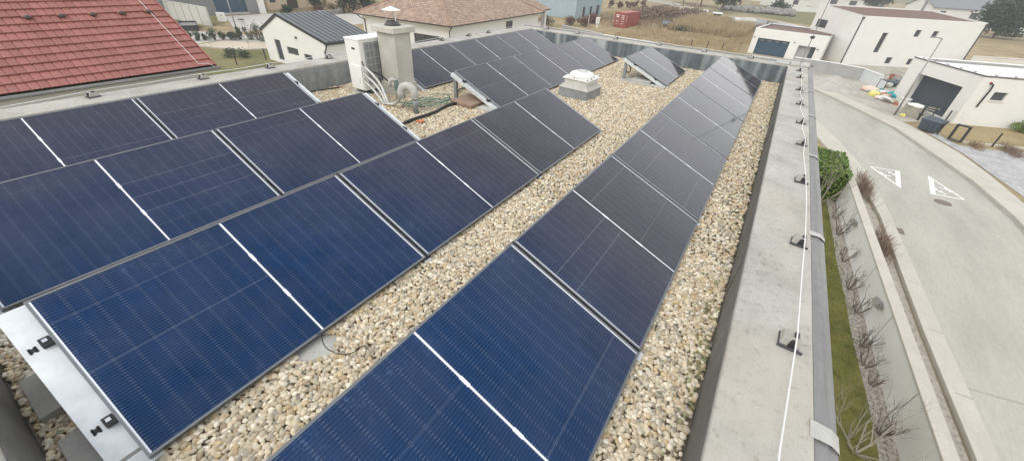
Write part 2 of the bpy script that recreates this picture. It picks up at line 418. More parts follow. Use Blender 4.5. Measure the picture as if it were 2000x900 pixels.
def raw_mesh(name, verts, faces_flat, nper, mat, attr=None, smooth=True):
    me = bpy.data.meshes.new(name); nv = len(verts); nf = len(faces_flat)//nper
    me.vertices.add(nv); me.vertices.foreach_set('co', verts.astype(np.float32).ravel())
    me.loops.add(nf*nper); me.loops.foreach_set('vertex_index', faces_flat.astype(np.int32))
    me.polygons.add(nf); me.polygons.foreach_set('loop_start', np.arange(0, nf*nper, nper, dtype=np.int32))
    me.polygons.foreach_set('use_smooth', np.full(nf, smooth))
    if attr is not None:
        a = me.attributes.new('stone', 'FLOAT_COLOR', 'POINT'); a.data.foreach_set('color', attr.astype(np.float32).ravel())
    me.materials.append(mat); me.update(calc_edges=True); me.validate()
    return me
def leaves(center_fn, n, size, mat, name, parent=None, at=(0,0,0), aspect=1.6):
    """n small leaf faces; center_fn(n) gives the positions"""
    P_ = center_fn(n); n = len(P_)
    a = RNG.normal(size=(n,3)); a /= np.linalg.norm(a, axis=1)[:,None]
    b = np.cross(a, RNG.normal(size=(n,3))); b /= np.linalg.norm(b, axis=1)[:,None]
    s_ = size*RNG.uniform(.6, 1.4, (n,1)); a = a*s_*aspect; b = b*s_
    V = np.stack([P_-a*.5, P_+b*.5, P_+a*.5, P_-b*.5], 1).reshape(-1,3)
    me = raw_mesh(name, V, np.arange(4*n), 4, mat, smooth=False)
    o = bpy.data.objects.new(name, me); C.objects.link(o); o.location = at
    if parent is not None: o.parent = parent
    return o
def clump(rx, ry, rz, nc=14, cs=.38, flat=.0, taper=0.):
    """positions gathered in clumps through an ellipsoid standing on z = 0"""
    def fn(n):
        cc = RNG.normal(size=(nc*4,3)); cc /= np.linalg.norm(cc, axis=1)[:,None]
        cc = cc[:nc]*RNG.uniform(.35,.95,(nc,1))
        k = RNG.integers(0, nc, n); p_ = cc[k]+RNG.normal(size=(n,3))*cs*.5
        z01 = np.clip((p_[:,2]+1)/2, 0, 1)
        sc = (1-taper*z01)
        return np.stack([p_[:,0]*rx*sc, p_[:,1]*ry*sc, np.maximum((p_[:,2]+1)*rz, .02)], 1)
    return fn
def branches(mb, base, d, length, r, depth, spread=.6, up=.15, n=6, kids=(2,3)):
    p = Vector(base); d = Vector(d).normalized(); pts = [p.copy()]; rs = [r]
    seg = 3
    for i in range(seg):
        d = (d+Vector((random.uniform(-.2,.2), random.uniform(-.2,.2), random.uniform(-.05,.12)+up*.3))).normalized()
        p = p+d*length/seg; pts.append(p.copy()); rs.append(r*(1-.5*(i+1)/seg))
    mb.tube(pts, rs, n, cap=False)
    if depth > 0:
        for k in range(random.randint(*kids)):
            i = random.randint(1, seg)
            nd = (d+Vector((random.uniform(-1,1), random.uniform(-1,1), random.uniform(-.3,.8)))*spread).normalized()
            branches(mb, pts[i], nd, length*random.uniform(.5,.8), rs[i]*.75, depth-1, spread, up, max(4,n-1), kids)
# ================================================================== OUR FLAT ROOF
XN, XF, YR, YL = -.40, 10.95, -.30, 6.32        # inner faces of the parapets
ZP = .40
house = empty('flat_roof_house', (0, 0, GZ), 0, 'flat-roofed house in the foreground with pebbled roof and concrete-capped parapet', 'house')
at0 = (0, 0, 0)
def hp(mb, name, mat, **k):
    o = mb.build(name, mat, None, at=(0,0,0), **k); o.parent = house; o.location = (0,0,-GZ); return o
hp(MB().box(XN-.45, XF+.5, YR-.46, YL+.5, GZ, -.10), 'wall', M['white'])
hp(MB().box(XN, XF, YR, YL, -.095, -.004), 'roof_deck', M['gravelbase'])
# parapet faces (membrane) : thin upstands in front of the concrete
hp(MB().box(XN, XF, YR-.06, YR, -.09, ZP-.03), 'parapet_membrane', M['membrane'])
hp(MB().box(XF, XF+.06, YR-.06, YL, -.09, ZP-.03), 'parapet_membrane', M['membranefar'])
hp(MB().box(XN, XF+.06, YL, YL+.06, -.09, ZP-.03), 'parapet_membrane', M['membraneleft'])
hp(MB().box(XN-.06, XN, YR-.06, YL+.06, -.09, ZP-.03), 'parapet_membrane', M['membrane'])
# welded lap and fold in the right-hand membrane
for x_, w_ in ((2.62,.08),(6.3,.06)): hp(MB().box(x_, x_+w_, YR, YR+.006, -.05, ZP-.06), 'membrane_lap', M['membrane'])
for y in (1.2, 2.55, 3.9, 5.1): hp(MB().box(XF-.006, XF, y, y+.07, -.05, ZP-.05), 'membrane_lap', M['membranefar'])
# copings: slightly chamfered concrete caps, butted at the corners
def coping(x0, x1, y0, y1):
    m_ = MB(); m_.box(x0, x1, y0, y1, ZP-.10, ZP)
    return m_
hp(coping(XN-.46, XF+.0, YR-.385, YR-.004), 'coping', M['coping'], bevel=.012)
hp(coping(XF+.002, XF+.42, YR-.385, YL+.40), 'coping', M['coping'], bevel=.012)
hp(coping(XN-.46, XF, YL+.004, YL+.40), 'coping', M['coping'], bevel=.012)
hp(coping(XN-.46, XN-.004, YR-.0, YL+.0), 'coping', M['coping'], bevel=.012)
# zinc edge flashing outside the copings with its drip fold
def flashing(pts_fn, length, name='edge_flashing'):
    pass
fl = MB()
def run(fl, x0, x1, y_in, sgn):
    prof = [(0, ZP-.012), (.045, ZP-.008), (.055, ZP-.016), (.09, ZP-.030), (.094, ZP-.16), (.0, ZP-.16)]
    n = len(prof); vs = [(x0, y_in+sgn*a, z) for a, z in prof]+[(x1, y_in+sgn*a, z) for a, z in prof]
    fl.add(vs, [((i, (i+1)%n, n+(i+1)%n, n+i) if sgn < 0 else (n+i, n+(i+1)%n, (i+1)%n, i)) for i in range(n)]+[tuple(range(n-1,-1,-1)), tuple(range(n, 2*n))])
run(fl, XN-.46, XF+.42, YR-.387, -1); hp(fl, 'edge_flashing', M['flash'])
fl = MB(); run(fl, XN-.46, XF+.42, YL+.402, 1); hp(fl, 'edge_flashing', M['flash'])
fl = MB(); fl.box(XF+.422, XF+.50, YR-.48, YL+.49, ZP-.16, ZP+.012); hp(fl, 'edge_flashing', M['flash'])
for x, w in ((1.40, .085), (3.20, .06), (5.05, .045), (6.82, .04), (8.55, .04)):
    s_ = MB(); s_.box(x, x+w, YR-.395, YR-.365, ZP+.001, ZP+.006)
    s_.quad((x, YR-.395, ZP+.0045), (x, YR-.442, ZP+.0015), (x+w, YR-.442, ZP+.0015), (x+w, YR-.395, ZP+.0045))
    s_.quad((x, YR-.442, ZP+.0015), (x, YR-.480, ZP-.024), (x+w, YR-.480, ZP-.024), (x+w, YR-.442, ZP+.0015))
    s_.quad((x, YR-.480, ZP-.024), (x, YR-.486, ZP-.16), (x+w, YR-.486, ZP-.16), (x+w, YR-.480, ZP-.024))
    hp(s_, 'flashing_strap', M['paverlight'])
for x in (2.0, 3.9, 5.9):
    hp(MB().box(XF+.424, XF+.505, YR+.6+x-2, YR+.66+x-2, ZP+.013, ZP+.017), 'flashing_strap', M['paverlight'])

# ---- pebbles: one heap nobody could count
def ico(sub):
    t = (1+5**.5)/2
    v = np.array([(-1,t,0),(1,t,0),(-1,-t,0),(1,-t,0),(0,-1,t),(0,1,t),(0,-1,-t),(0,1,-t),(t,0,-1),(t,0,1),(-t,0,-1),(-t,0,1)], float)
    f = [(0,11,5),(0,5,1),(0,1,7),(0,7,10),(0,10,11),(1,5,9),(5,11,4),(11,10,2),(10,7,6),(7,1,8),(3,9,4),(3,4,2),(3,2,6),(3,6,8),(3,8,9),(4,9,5),(2,4,11),(6,2,10),(8,6,7),(9,8,1)]
    v /= np.linalg.norm(v, axis=1)[:,None]
    for _ in range(sub):
        vl = [tuple(q) for q in v]; cache = {}; nf = []
        def mid(a, b):
            k = (min(a,b), max(a,b))
            if k not in cache:
                m_ = (np.array(vl[a])+np.array(vl[b])); m_ /= np.linalg.norm(m_); cache[k] = len(vl); vl.append(tuple(m_))
            return cache[k]
        for a, b, c in f:
            x, y, z = mid(a,b), mid(b,c), mid(c,a); nf += [(a,x,z),(b,y,x),(c,z,y),(x,y,z)]
        v, f = np.array(vl), nf
    return v, np.array(f)
PAL = np.array([(.62,.55,.42),(.74,.70,.60),(.56,.44,.27),(.42,.39,.32),(.54,.47,.35),(.44,.34,.24),(.66,.61,.50),(.32,.30,.26),(.58,.50,.37)])
PW = np.array([.22,.15,.10,.12,.15,.05,.14,.03,.12]); PW = PW/PW.sum()
def hidden(x, y):       # well under a closed row of panels
    r = ((y > .30)&(y < .86)&(x < 10.4)) | ((y > 1.98)&(y < 2.50)&(x > -.05)&(x < 4.95)) | ((y > 3.70)&(y < 4.20)&(x > -.1)&(x < 2.9)) | \
        ((y > 5.30)&(y < 5.85)&(x > -.2)&(x < 2.85)) | ((y > 3.62)&(y < 4.15)&(x > 6.2)&(x < 10.2)) | ((y > 5.28)&(y < 5.85)&(x > 5.6)&(x < 10.2))
    r |= ((x > 6.5)&(x < 7.05)&(y > 2.55)&(y < 3.06)) | ((x > 4.5)&(x < 4.9)&(y > 5.1)&(y < 5.5))
    r |= ((x-.66)**2*9+(y-1.70)**2*14 < .12)          # bare patch by the loose cable
    return r
def pebbles(x0, x1, cell, sub, size, layers):
    vs_, fs_, cs_, off = [], [], [], 0
    bv, bf = ico(sub)
    for L in range(layers):
        gx, gy = np.meshgrid(np.arange(x0, x1, cell), np.arange(YR+.012, YL-.02, cell))
        x = gx.ravel()+RNG.uniform(-.46,.46,gx.size)*cell+(L*.5*cell); y = gy.ravel()+RNG.uniform(-.46,.46,gx.size)*cell+(L*.5*cell)
        ok = ~hidden(x, y)&(x > XN+.015)&(x < XF-.015)&(y > YR+.015)&(y < YL-.015)
        if L: ok &= RNG.uniform(size=x.size) < .75
        x, y = x[ok], y[ok]; n = len(x)
        a = size*RNG.uniform(.72,1.35,n); b = a*RNG.uniform(.62,.9,n); c = a*RNG.uniform(.38,.62,n)
        V = np.repeat(bv[None], n, 0)*np.stack([a,b,c],1)[:,None,:]
        # uneven stones: push each along a few random directions
        for _ in range(2):
            d = RNG.normal(size=(n,1,3)); d /= np.linalg.norm(d, axis=2)[:,:,None]
            V *= 1+.16*np.clip((bv[None]*d).sum(2), -1, 1)[:,:,None]
        th = RNG.uniform(0, 2*PI, n); tl = RNG.normal(0, .35, n); ct, st = np.cos(tl), np.sin(tl)
        y1 = V[:,:,1]*ct[:,None]-V[:,:,2]*st[:,None]; z1 = V[:,:,1]*st[:,None]+V[:,:,2]*ct[:,None]
        cx, sx = np.cos(th), np.sin(th)
        X = V[:,:,0]*cx[:,None]-y1*sx[:,None]+x[:,None]; Y = V[:,:,0]*sx[:,None]+y1*cx[:,None]+y[:,None]
        Z = z1+(c*.55+L*size*.42+RNG.uniform(-.2,.35,n)*size*.5)[:,None]
        vs_.append(np.stack([X,Y,Z],2).reshape(-1,3))
        fs_.append((bf[None]+(np.arange(n)*len(bv))[:,None,None]+off).reshape(-1)); off += n*len(bv)
        col = PAL[RNG.choice(len(PAL), n, p=PW)]*RNG.uniform(.84,1.24,(n,1))*np.array([1.01,1.0,.985])
        moss = ((y < YR+.10)&(RNG.uniform(size=n) < .10+.35*np.exp(-((x-2.1)/.45)**2)))
        col[moss] *= np.array([.42,.46,.32])
        cs_.append(np.repeat(np.concatenate([np.clip(col,0,1), np.ones((n,1))], 1), len(bv), 0))
    return np.concatenate(vs_), np.concatenate(fs_), np.concatenate(cs_)
pa = pebbles(XN, 3.0, .0228, 1, .0158, 2); pb = pebbles(3.0, XF, .0285, 0, .0190, 2)
me = raw_mesh('roof_gravel', np.concatenate([pa[0], pb[0]]), np.concatenate([pa[1], pb[1]+len(pa[0])]), 3, M['pebble'], np.concatenate([pa[2], pb[2]]))
gr = bpy.data.objects.new('roof_gravel', me); C.objects.link(gr)
tagp(gr, 'cream and tan river pebbles spread over the flat roof between the panels', 'gravel', kind='stuff')
bp = MB(); bp.lathe((.66,1.70,-.003), [(.001,.012),(.07,.010),(.13,.0)], 14)
tagp(bp.build('mortar_patch', M['paverlight'], at=(.66,1.70,0)), 'small pale mortar patch bared in the gravel beside the loose black cable', 'mortar')

# ------------------------------------------------------------------ solar panels
PLW, PLS, TILT, ZLO, GAP = 1.767, 1.03, .4072, .06, .022
cT, sT = math.cos(TILT), math.sin(TILT)
def make_panel():
    root = empty('solar_panel', (0,0,0), rx=TILT)
    fr = MB(); w = .0115
    for a in ((0, PLW, 0, w), (0, PLW, PLS-w, PLS), (0, w, w, PLS-w), (PLW-w, PLW, w, PLS-w)):
        fr.box(a[0], a[1], a[2], a[3], -.035, 0)
    fr.build('frame', M['frame'], root)
    MB().box(w, PLW-w, w, PLS-w, -.008, -.0035).build('glass', M['cells'], root)
    MB().box(w, PLW-w, w, PLS-w, -.012, -.0085).build('backsheet', M['darkgrey'], root)
    return root
p0 = make_panel(); used_panel = [False]
GPN = 'solar panels on the gravel roof'
ORD = ['first', 'second', 'third', 'fourth', 'fifth', 'sixth']
def panel(x, y, label):
    o = p0 if not used_panel[0] else copy_tree(p0)
    used_panel[0] = True
    o.location = (x, y, ZLO); o['label'] = label; o['category'] = 'solar panel'; o['group'] = GPN
    return o
# supports: sloped carrier plate, rear post, ground rail, two clamps
def make_support(x, y, w_out, label, lo=-.03, hi=.03, plate='galv', brace=True):
    """lo..hi = extent of the carrier plate along the row"""
    root = empty('panel_support', (x, y, 0), 0, label, 'panel support', 'galvanised supports under the solar panels')
    def sl(a, b, v0, v1, n0, n1):
        mb = MB()
        def q(u, v, n): return (u, v*cT-n*sT, ZLO+v*sT+n*cT)
        P_ = [q(u,v,n) for n in (n0,n1) for u, v in ((a,v0),(b,v0),(b,v1),(a,v1))]
        return mb.add(P_, [(0,3,2,1),(4,5,6,7),(0,1,5,4),(1,2,6,5),(2,3,7,6),(3,0,4,7)])
    sl(lo, hi, -.015, PLS+.01, -.046, -.037).build('carrier_plate', M[plate], root)
    lip = sl(lo, lo+.004, -.01, PLS+.005, -.085, -.0465) if w_out <= 0 else sl(hi-.004, hi, -.01, PLS+.005, -.085, -.0465)
    lip.build('plate_flange', M[plate], root)
    ph = PLS*cT
    mid = (lo+hi)/2
    MB().box(mid-.022, mid+.022, ph-.055, ph+.005, .012, ZLO+PLS*sT-.075).build('rear_post', M['galvdark'], root)
    MB().box(mid-.035, mid+.035, -.02, ph+.03, .004, .022).build('ground_rail', M['galv'], root)
    for v in (.26, .78):
        e = -1 if w_out < 0 else 1
        if w_out == 0:
            k = sl(-.012, .012, v-.03, v+.03, -.036, -.012); k.build('clamp', M['black'], root)
        else:
            xx = 0 if w_out < 0 else 0
            a, b = (-.042, -.002) if w_out < 0 else (.002, .042)
            c_ = sl(a, b, v-.022, v+.022, -.036, -.004).build('clamp', M['black'], root)
            bb = sl((a+b)/2-.009, (a+b)/2+.009, v-.009, v+.009, -.0035, .003); bb.build('bolt', M['steel'], c_)
            if abs(w_out) > 1:
                a, b = (-.088, -.058)
                sl(a, b, v-.012, v+.012, -.0365, -.0355).build('slot', M['black'], root)
                sl(a, a+.01, v-.018, v+.018, -.0365, -.0355).build('slot', M['black'], root)
                sl(b-.01, b, v-.018, v+.018, -.0365, -.0355).build('slot', M['black'], root)
    return root
ROWS = [ # y_low, start x, number, row phrase
    ('R1', .070, -.0645, 6, 'in the long row beside the road-side parapet'),
    ('R2', 1.727, -.145, 3, 'in the middle row left of the pebble strip'),
    ('R3', 3.425, -.275, 2, 'in the left row behind the middle row'),
    ('R4', 5.046, -.357, 2, 'in the row along the red-roof side parapet'),
    ('R3b', 3.347, 5.039, 3, 'in the far row between skylight and chimney'),
    ('R4b', 5.011, 5.094, 3, 'in the far row behind the chimney'),
    ('R2b', 1.665, 8.588, 1, '')]
for key, y, x0, n, ph in ROWS:
    for k in range(n):
        x = x0+k*(PLW+GAP)
        if key == 'R2b': lab = 'lone solar panel standing by itself on pebbles near the far parapet'
        else:
            what = ('nearest' if k == 0 else ('farthest' if k == n-1 else ORD[k]+' nearest'))
            lab = f'{what} solar panel {ph}'
        panel(x, y, lab)
    xe = x0+n*PLW+(n-1)*GAP
    if key == 'R2': make_support(x0, y, -2, 'wide bright steel end plate with two clamps at near end of middle panel row', -.108, .05)
    elif key in ('R3b', 'R2b'):
        make_support(x0, y, -1, 'open triangular end support of ' + ('the far row beside the brown paver' if key == 'R3b' else 'the lone panel near the far parapet'), -.055, .05)
    elif key == 'R4b': make_support(x0, y, -1, 'bright end support of the far row just right of the chimney', -.06, .05)
    elif key == 'R3': make_support(x0, y, -1, 'end support of the left foreground row at the near parapet', -.06, .05)
    if key in ('R3', 'R4'):
        make_support(xe, y, 1, 'bright steel end strip closing ' + ('the left foreground row beside the white air conditioner' if key == 'R3' else 'the row along the red-roof side parapet'), -.05, .080)
    elif key == 'R2': make_support(xe, y, 0, 'support hidden under the far end of the middle panel row', -.05, -.004)
    elif key != 'R1': make_support(xe, y, 0, {'R3b':'support under the far end of the row between skylight and chimney','R4b':'support under the far end of the row behind the chimney','R2b':'support under the far end of the lone panel'}[key], -.05, -.004)
    for k in range(1, n):
        x = x0+k*(PLW+GAP)-GAP/2
        make_support(x, y, 0, f'support between {ORD[k-1]} and {ORD[k]} panels {ph}', -.04, .04, 'post')  # plates in the gaps coloured dark to stand in for the shade there
make_support(ROWS[0][2]+6*PLW+5*GAP, .070, 0, 'support under the far end of the long row beside the road-side parapet', -.05, -.004)
MB().box(.4, 1.0, 1.5, 1.6, -9, -8.9) if False else None

# ballast slabs
def slab(x0, x1, y0, y1, z0, z1, mat, label, rz=0):
    c = ((x0+x1)/2, (y0+y1)/2)
    m_ = MB(); m_.box(x0-c[0], x1-c[0], y0-c[1], y1-c[1], 0, z1-z0)
    o = m_.build('paving_slab', M[mat], bevel=.006); o.location = (*c, z0); o.rotation_euler.z = rz
    return tagp(o, label, 'paving slab', 'ballast slabs under the panel supports')
slab(-.355, -.02, 2.34, 2.69, .012, .058, 'paver', 'grey concrete slab under the near end plate, the one farther from the camera')
slab(-.345, -.01, 1.80, 2.14, .012, .058, 'paver', 'grey concrete slab under the near end plate, the one at the bottom-left corner')
slab(4.80, 5.26, 3.74, 4.19, .028, .078, 'paverbrown', 'brownish concrete slab at the open end of the far row by the green cables', -.08)
slab(4.86, 5.30, 3.32, 3.70, .008, .05, 'paverlight', 'pale concrete slab lying beside the brownish slab under the far row')
slab(8.40, 8.86, 1.66, 2.62, .008, .04, 'paverlight', 'long pale base slab under the open end of the lone panel')
slab(8.46, 8.92, 1.98, 2.38, .0405, .085, 'paverlight', 'pale slab stacked on the base slab under the lone panel')

# ------------------------------------------------------------------ lightning conductors
def make_holder():
    r = empty('wire_holder', (0,0,0))
    t = MB(); t.box(-.072, .072, -.060, .060, 0, .010); t.box(-.078, -.070, -.078, .064, .0, .022); t.build('tray', M['darkgrey'], r, bevel=.003)
    b = MB(); b.frustum((.004,.0,.0105), .135, .112, .085, .092, .056); b.build('block', M['holder'], r, bevel=.010)
    c_ = MB(); c_.frustum((-.052,-.014,.0105), .036, .055, .022, .026, .058); c_.build('clip', M['black'], r, bevel=.004)
    k_ = MB(); k_.box(-.012, .030, -.034, -.008, .0665, .082); k_.build('wire_clamp', M['black'], r, bevel=.004)
    return r
h0 = make_holder(); hu = [0]
def holder(x, y, rz, label):
    o = h0 if hu[0] == 0 else copy_tree(h0); hu[0] = 1
    o.location = (x, y, ZP+.001); o.scale = (.8,.8,.8); o.rotation_euler.z = rz+random.uniform(-.12,.12)
    tagp(o, label, 'wire holder', 'lightning wire holders on the parapet')
    return o
NTH = ['nearest','second','third','fourth','fifth','sixth','seventh','eighth','ninth']
HR = [(1.92,-.57),(3.02,-.60),(4.23,-.60),(5.39,-.60),(6.33,-.58),(7.41,-.56),(8.48,-.54),(9.67,-.53),(10.47,-.52)]
for i, (x, y) in enumerate(HR): holder(x, y, 0, f'{NTH[i]} wire holder from the camera on the road-side parapet')
HL = [(1.22,6.60),(2.40,6.62),(3.35,6.62),(4.40,6.62),(7.35,6.60),(8.35,6.60),(9.19,6.60)]
for i, (x, y) in enumerate(HL): holder(x, y, .1, f'{NTH[i]} wire holder from the left on the parapet toward the red roof')
HF = [5.95, 4.95, 3.81, 2.63, 1.52, .48]
for i, y in enumerate(HF): holder(XF+.26, y, PI/2, f'{NTH[i] if i else "leftmost"} wire holder from the left on the far parapet')
def wire(pts, name, label, r=.0037, mat='whitewire'):
    mb = MB(); mb.tube(pts, r, 6); o = mb.build(name, M[mat], None, True, at=pts[0]); return tagp(o, label, 'cable' if 'cable' in name else 'wire')
zw = ZP+.068
wire([(-.8,-.50,zw),(.4,-.515,zw-.015),(1.2,-.54,zw-.012),(1.92,-.585,zw),(2.5,-.605,zw-.012),(3.02,-.617,zw),(3.6,-.63,zw-.015),(4.23,-.618,zw),(4.9,-.60,zw-.01),(5.39,-.615,zw),(5.9,-.58,zw-.01),(6.33,-.60,zw),(6.9,-.55,zw-.012),(7.41,-.575,zw),(7.9,-.54,zw-.01),(8.48,-.555,zw),(9.1,-.55,zw-.01),(9.67,-.548,zw),(10.47,-.54,zw),(11.1,-.52,zw)],
     'lightning_wire', 'thin white lightning wire running along the road-side parapet')
wire([(-.8,6.59,zw),(.3,6.60,zw-.03),(1.22,6.60,zw),(1.8,6.63,zw-.012),(2.40,6.62,zw),(2.9,6.63,zw-.012),(3.35,6.62,zw),(3.9,6.63,zw-.012),(4.40,6.62,zw),(5.9,6.63,zw-.03),(7.35,6.60,zw),(7.9,6.61,zw-.01),(8.35,6.60,zw),(9.19,6.60,zw),(10.4,6.58,zw-.01),(11.15,6.5,zw)],
     'lightning_wire', 'thin grey lightning wire along the parapet toward the red tiled roof', .0040, 'galv')
wire([(XF+.26, 6.4, zw)]+[(XF+.26+(.02 if i % 2 else 0), y, zw-(.012 if i % 2 else 0)) for i, y in enumerate([5.95,5.4,4.95,4.4,3.81,3.2,2.63,2.1,1.52,1.0,.48,-.1,-.5])],
     'lightning_wire', 'thin grey lightning wire crossing the far parapet', .0040, 'galv')
rod = MB(); rod.tube([(11.08,-.52,ZP),(11.08,-.52,ZP+.7),(11.08,-.52,ZP+1.7)], [.009,.008,.006], 8)
rr = rod.build('lightning_rod', M['lampgrey'], at=(11.08,-.52,ZP)); tagp(rr, 'slim vertical lightning rod standing on the far corner of the parapet', 'lightning rod')
cl = MB().box(11.05, 11.11, -.56, -.48, ZP+.55, ZP+.60).build('rod_clamp', M['darkgrey'], at=(11.08,-.52,ZP)); cl.parent = rr; cl.location = (0,0,0)
ft = MB().frustum((11.08,-.52,ZP), .10,.10,.05,.05,.05).build('rod_foot', M['holder'], at=(11.08,-.52,ZP)); ft.parent = rr; ft.location = (0,0,0)
bx = MB(); bx.box(11.0, 11.34, -.70, -.34, ZP+.002, ZP+.05); bx.box(11.02, 11.32, -.32, -.05, ZP+.002, ZP+.03)
tagp(bx.build('corner_cover', M['paverlight'], at=(11.1,-.5,ZP), bevel=.01), 'pale cover plate on the far corner of the parapet', 'cover plate')
jb = MB(); jb.tube([(8.0,-.56,ZP+.05),(8.25,-.62,ZP+.09)], .012, 8)
tagp(jb.build('rod_clip', M['lampgrey'], at=(8.0,-.56,ZP+.05)), 'short loose grey rod leaning on the road-side parapet by the wire', 'rod')

# ------------------------------------------------------------------ chimney, air conditioner, vents
CX0, CX1, CY0, CY1 = 4.55, 4.90, 5.07, 5.46
chim = empty('chimney', ((CX0+CX1)/2, (CY0+CY1)/2, 0), 0, 'plastered rectangular chimney with concrete cap rising from the roof', 'chimney')
def cp(mb, name, mat, **k):
    o = mb.build(name, M[mat], None, at=(0,0,0), **k); o.parent = chim; o.location = -chim.location; return o
cp(MB().box(CX0, CX1, CY0, CY1, -.002, .955), 'shaft', 'plaster', bevel=.012)
cp(MB().box(CX0-.025, CX1+.025, CY0-.025, CY1+.025, -.003, .20), 'base_collar', 'plastercap', bevel=.01)
cp(MB().box(CX0-.06, CX1+.06, CY0-.06, CY1+.06, .957, 1.045), 'cap_slab', 'plastercap', bevel=.012)
cc_ = (4.725, 5.265, 1.047)
cowl = empty('chimney_cowl', cc_, 0, 'white conical metal cowl on thin legs over a black ring on the chimney', 'chimney cowl')
def cw(mb, name, mat, **k):
    o = mb.build(name, M[mat], None, at=(0,0,0), **k); o.parent = cowl; o.location = -cowl.location; return o
cw(MB().lathe(cc_, [(.125,0),(.130,.012),(.105,.03),(.095,.055),(.088,.055),(.085,.01)], 28), 'flue_ring', 'darkgrey', smooth=False)
for k in range(3):
    t = 2*PI*k/3+.5
    cw(MB().tube([(cc_[0]+.088*math.cos(t), cc_[1]+.088*math.sin(t), cc_[2]+.03), (cc_[0]+.075*math.cos(t), cc_[1]+.075*math.sin(t), cc_[2]+.215)], .008, 6), 'leg', 'steel')
cw(MB().lathe(cc_, [(.138,.205),(.140,.210),(.07,.235),(.004,.258),(.003,.252),(.07,.228),(.12,.207)], 32), 'cone_hood', 'acwhite', smooth=False)

ax0, ax1, ay0, ay1, az0, az1 = 4.20, 4.89, 5.50, 5.83, .085, .855
ac = empty('air_conditioner', ((ax0+ax1)/2, (ay0+ay1)/2, 0), 0, 'white outdoor air conditioner unit with fan grille beside the chimney', 'air conditioner')
def ap(mb, name, mat, parent=None, **k):
    o = mb.build(name, M[mat], None, at=(0,0,0), **k)
    o.parent = parent or ac; o.location = -ac.location if parent is None else Vector((0,0,0)); return o
ap(MB().box(ax0, ax1, ay0, ay1, az0, az1-.006), 'casing', 'acwhite', bevel=.012)
ap(MB().box(ax0-.008, ax1+.008, ay0-.010, ay1+.008, az1-.020, az1+.006), 'top_panel', 'acwhite', bevel=.008)
hd = ap(MB().box(ax0-.003, ax0+.002, ay0+.10, ay0+.18, .70, .73), 'handle_recess', 'darkgrey')
sp = ap(MB().box(ax0-.016, ax0-.001, ay0+.01, ay1-.055, az0+.012, .47), 'service_cover', 'acwhite', bevel=.006)
lg = MB()
for z in (.20, .235, .27): lg.box(ax0-.0175, ax0-.0162, ay0+.06, ay0+.065+.01*((z*100)%3), z, z+.018)
ap(lg, 'rating_plate', 'paverlight')
# fan side
fan = MB(); fan.box(ax0+.09, ax1-.02, ay0-.004, ay0-.001, az0+.08, az1-.05); ap(fan, 'fan_opening', 'galvdark')
gl = MB()
for x in np.arange(ax0+.09, ax1-.015, .085): gl.box(x, x+.006, ay0-.022, ay0-.015, az0+.07, az1-.045)
for z in np.arange(az0+.07, az1-.04, .105): gl.box(ax0+.085, ax1-.015, ay0-.0148, ay0-.008, z, z+.007)
ap(gl, 'fan_grille', 'acgrill')
ap(MB().lathe((0,0,0), [(.22,0),(.225,.003)], 30), 'fan_ring', 'darkgrey') if False else None
for x in (ax0+.1, ax1-.16): ap(MB().box(x, x+.06, ay0-.03, ay1+.03, .03, az0-.001), 'foot', 'darkgrey')
slab(ax0-.02, ax1+.05, ay0-.05, ay1+.06, .004, .0295, 'paverlight', 'pale concrete slab under the white air conditioner')
# insulated refrigerant pipes
def pipe(pts, r, mat, name, label, cat='pipe', n=10):
    # Catmull-Rom through the points
    P_ = [Vector(q) for q in pts]; out = []
    for i in range(len(P_)-1):
        a, b, c, d = P_[max(i-1,0)], P_[i], P_[i+1], P_[min(i+2,len(P_)-1)]
        for t in np.linspace(0,1,7)[:-1]:
            out.append(.5*((2*b)+(c-a)*t+(2*a-5*b+4*c-d)*t*t+(3*b-a-3*c+d)*t**3))
    out.append(P_[-1]); mb = MB(); mb.tube(out, r, n)
    o = mb.build(name, M[mat], None, True, at=pts[0]); return tagp(o, label, cat)
pipe([(4.21,5.49,.50),(4.17,5.36,.47),(4.17,5.20,.38),(4.17,5.06,.25),(4.12,4.93,.12),(4.08,4.85,.045)], .021, 'foil', 'insulated_pipe', 'upper pale insulated pipe curving from the air conditioner down to the roof')
pipe([(4.205,5.49,.38),(4.14,5.34,.36),(4.13,5.16,.28),(4.12,5.02,.17),(4.08,4.91,.08),(4.04,4.84,.04)], .021, 'foil', 'insulated_pipe', 'middle pale insulated pipe curving from the air conditioner down to the roof')
pipe([(4.205,5.49,.27),(4.12,5.36,.27),(4.08,5.18,.22),(4.06,5.03,.13),(4.04,4.93,.06),(4.02,4.86,.035)], .020, 'foil', 'insulated_pipe', 'lowest pale insulated pipe curving from the air conditioner to the roof')
pipe([(4.21,5.49,.54),(4.17,5.40,.49),(4.22,5.30,.43),(4.32,5.20,.36),(4.42,5.12,.22)], .010, 'black', 'power_cable', 'black power cable hanging between air conditioner and chimney', 'cable')
pipe([(4.05,4.84,.045),(4.09,4.72,.06),(4.08,4.60,.14),(4.05,4.52,.23),(4.04,4.48,.29)], .022, 'foil', 'insulated_pipe', 'pale insulated pipe rising from the roof into the big grey vent bend')
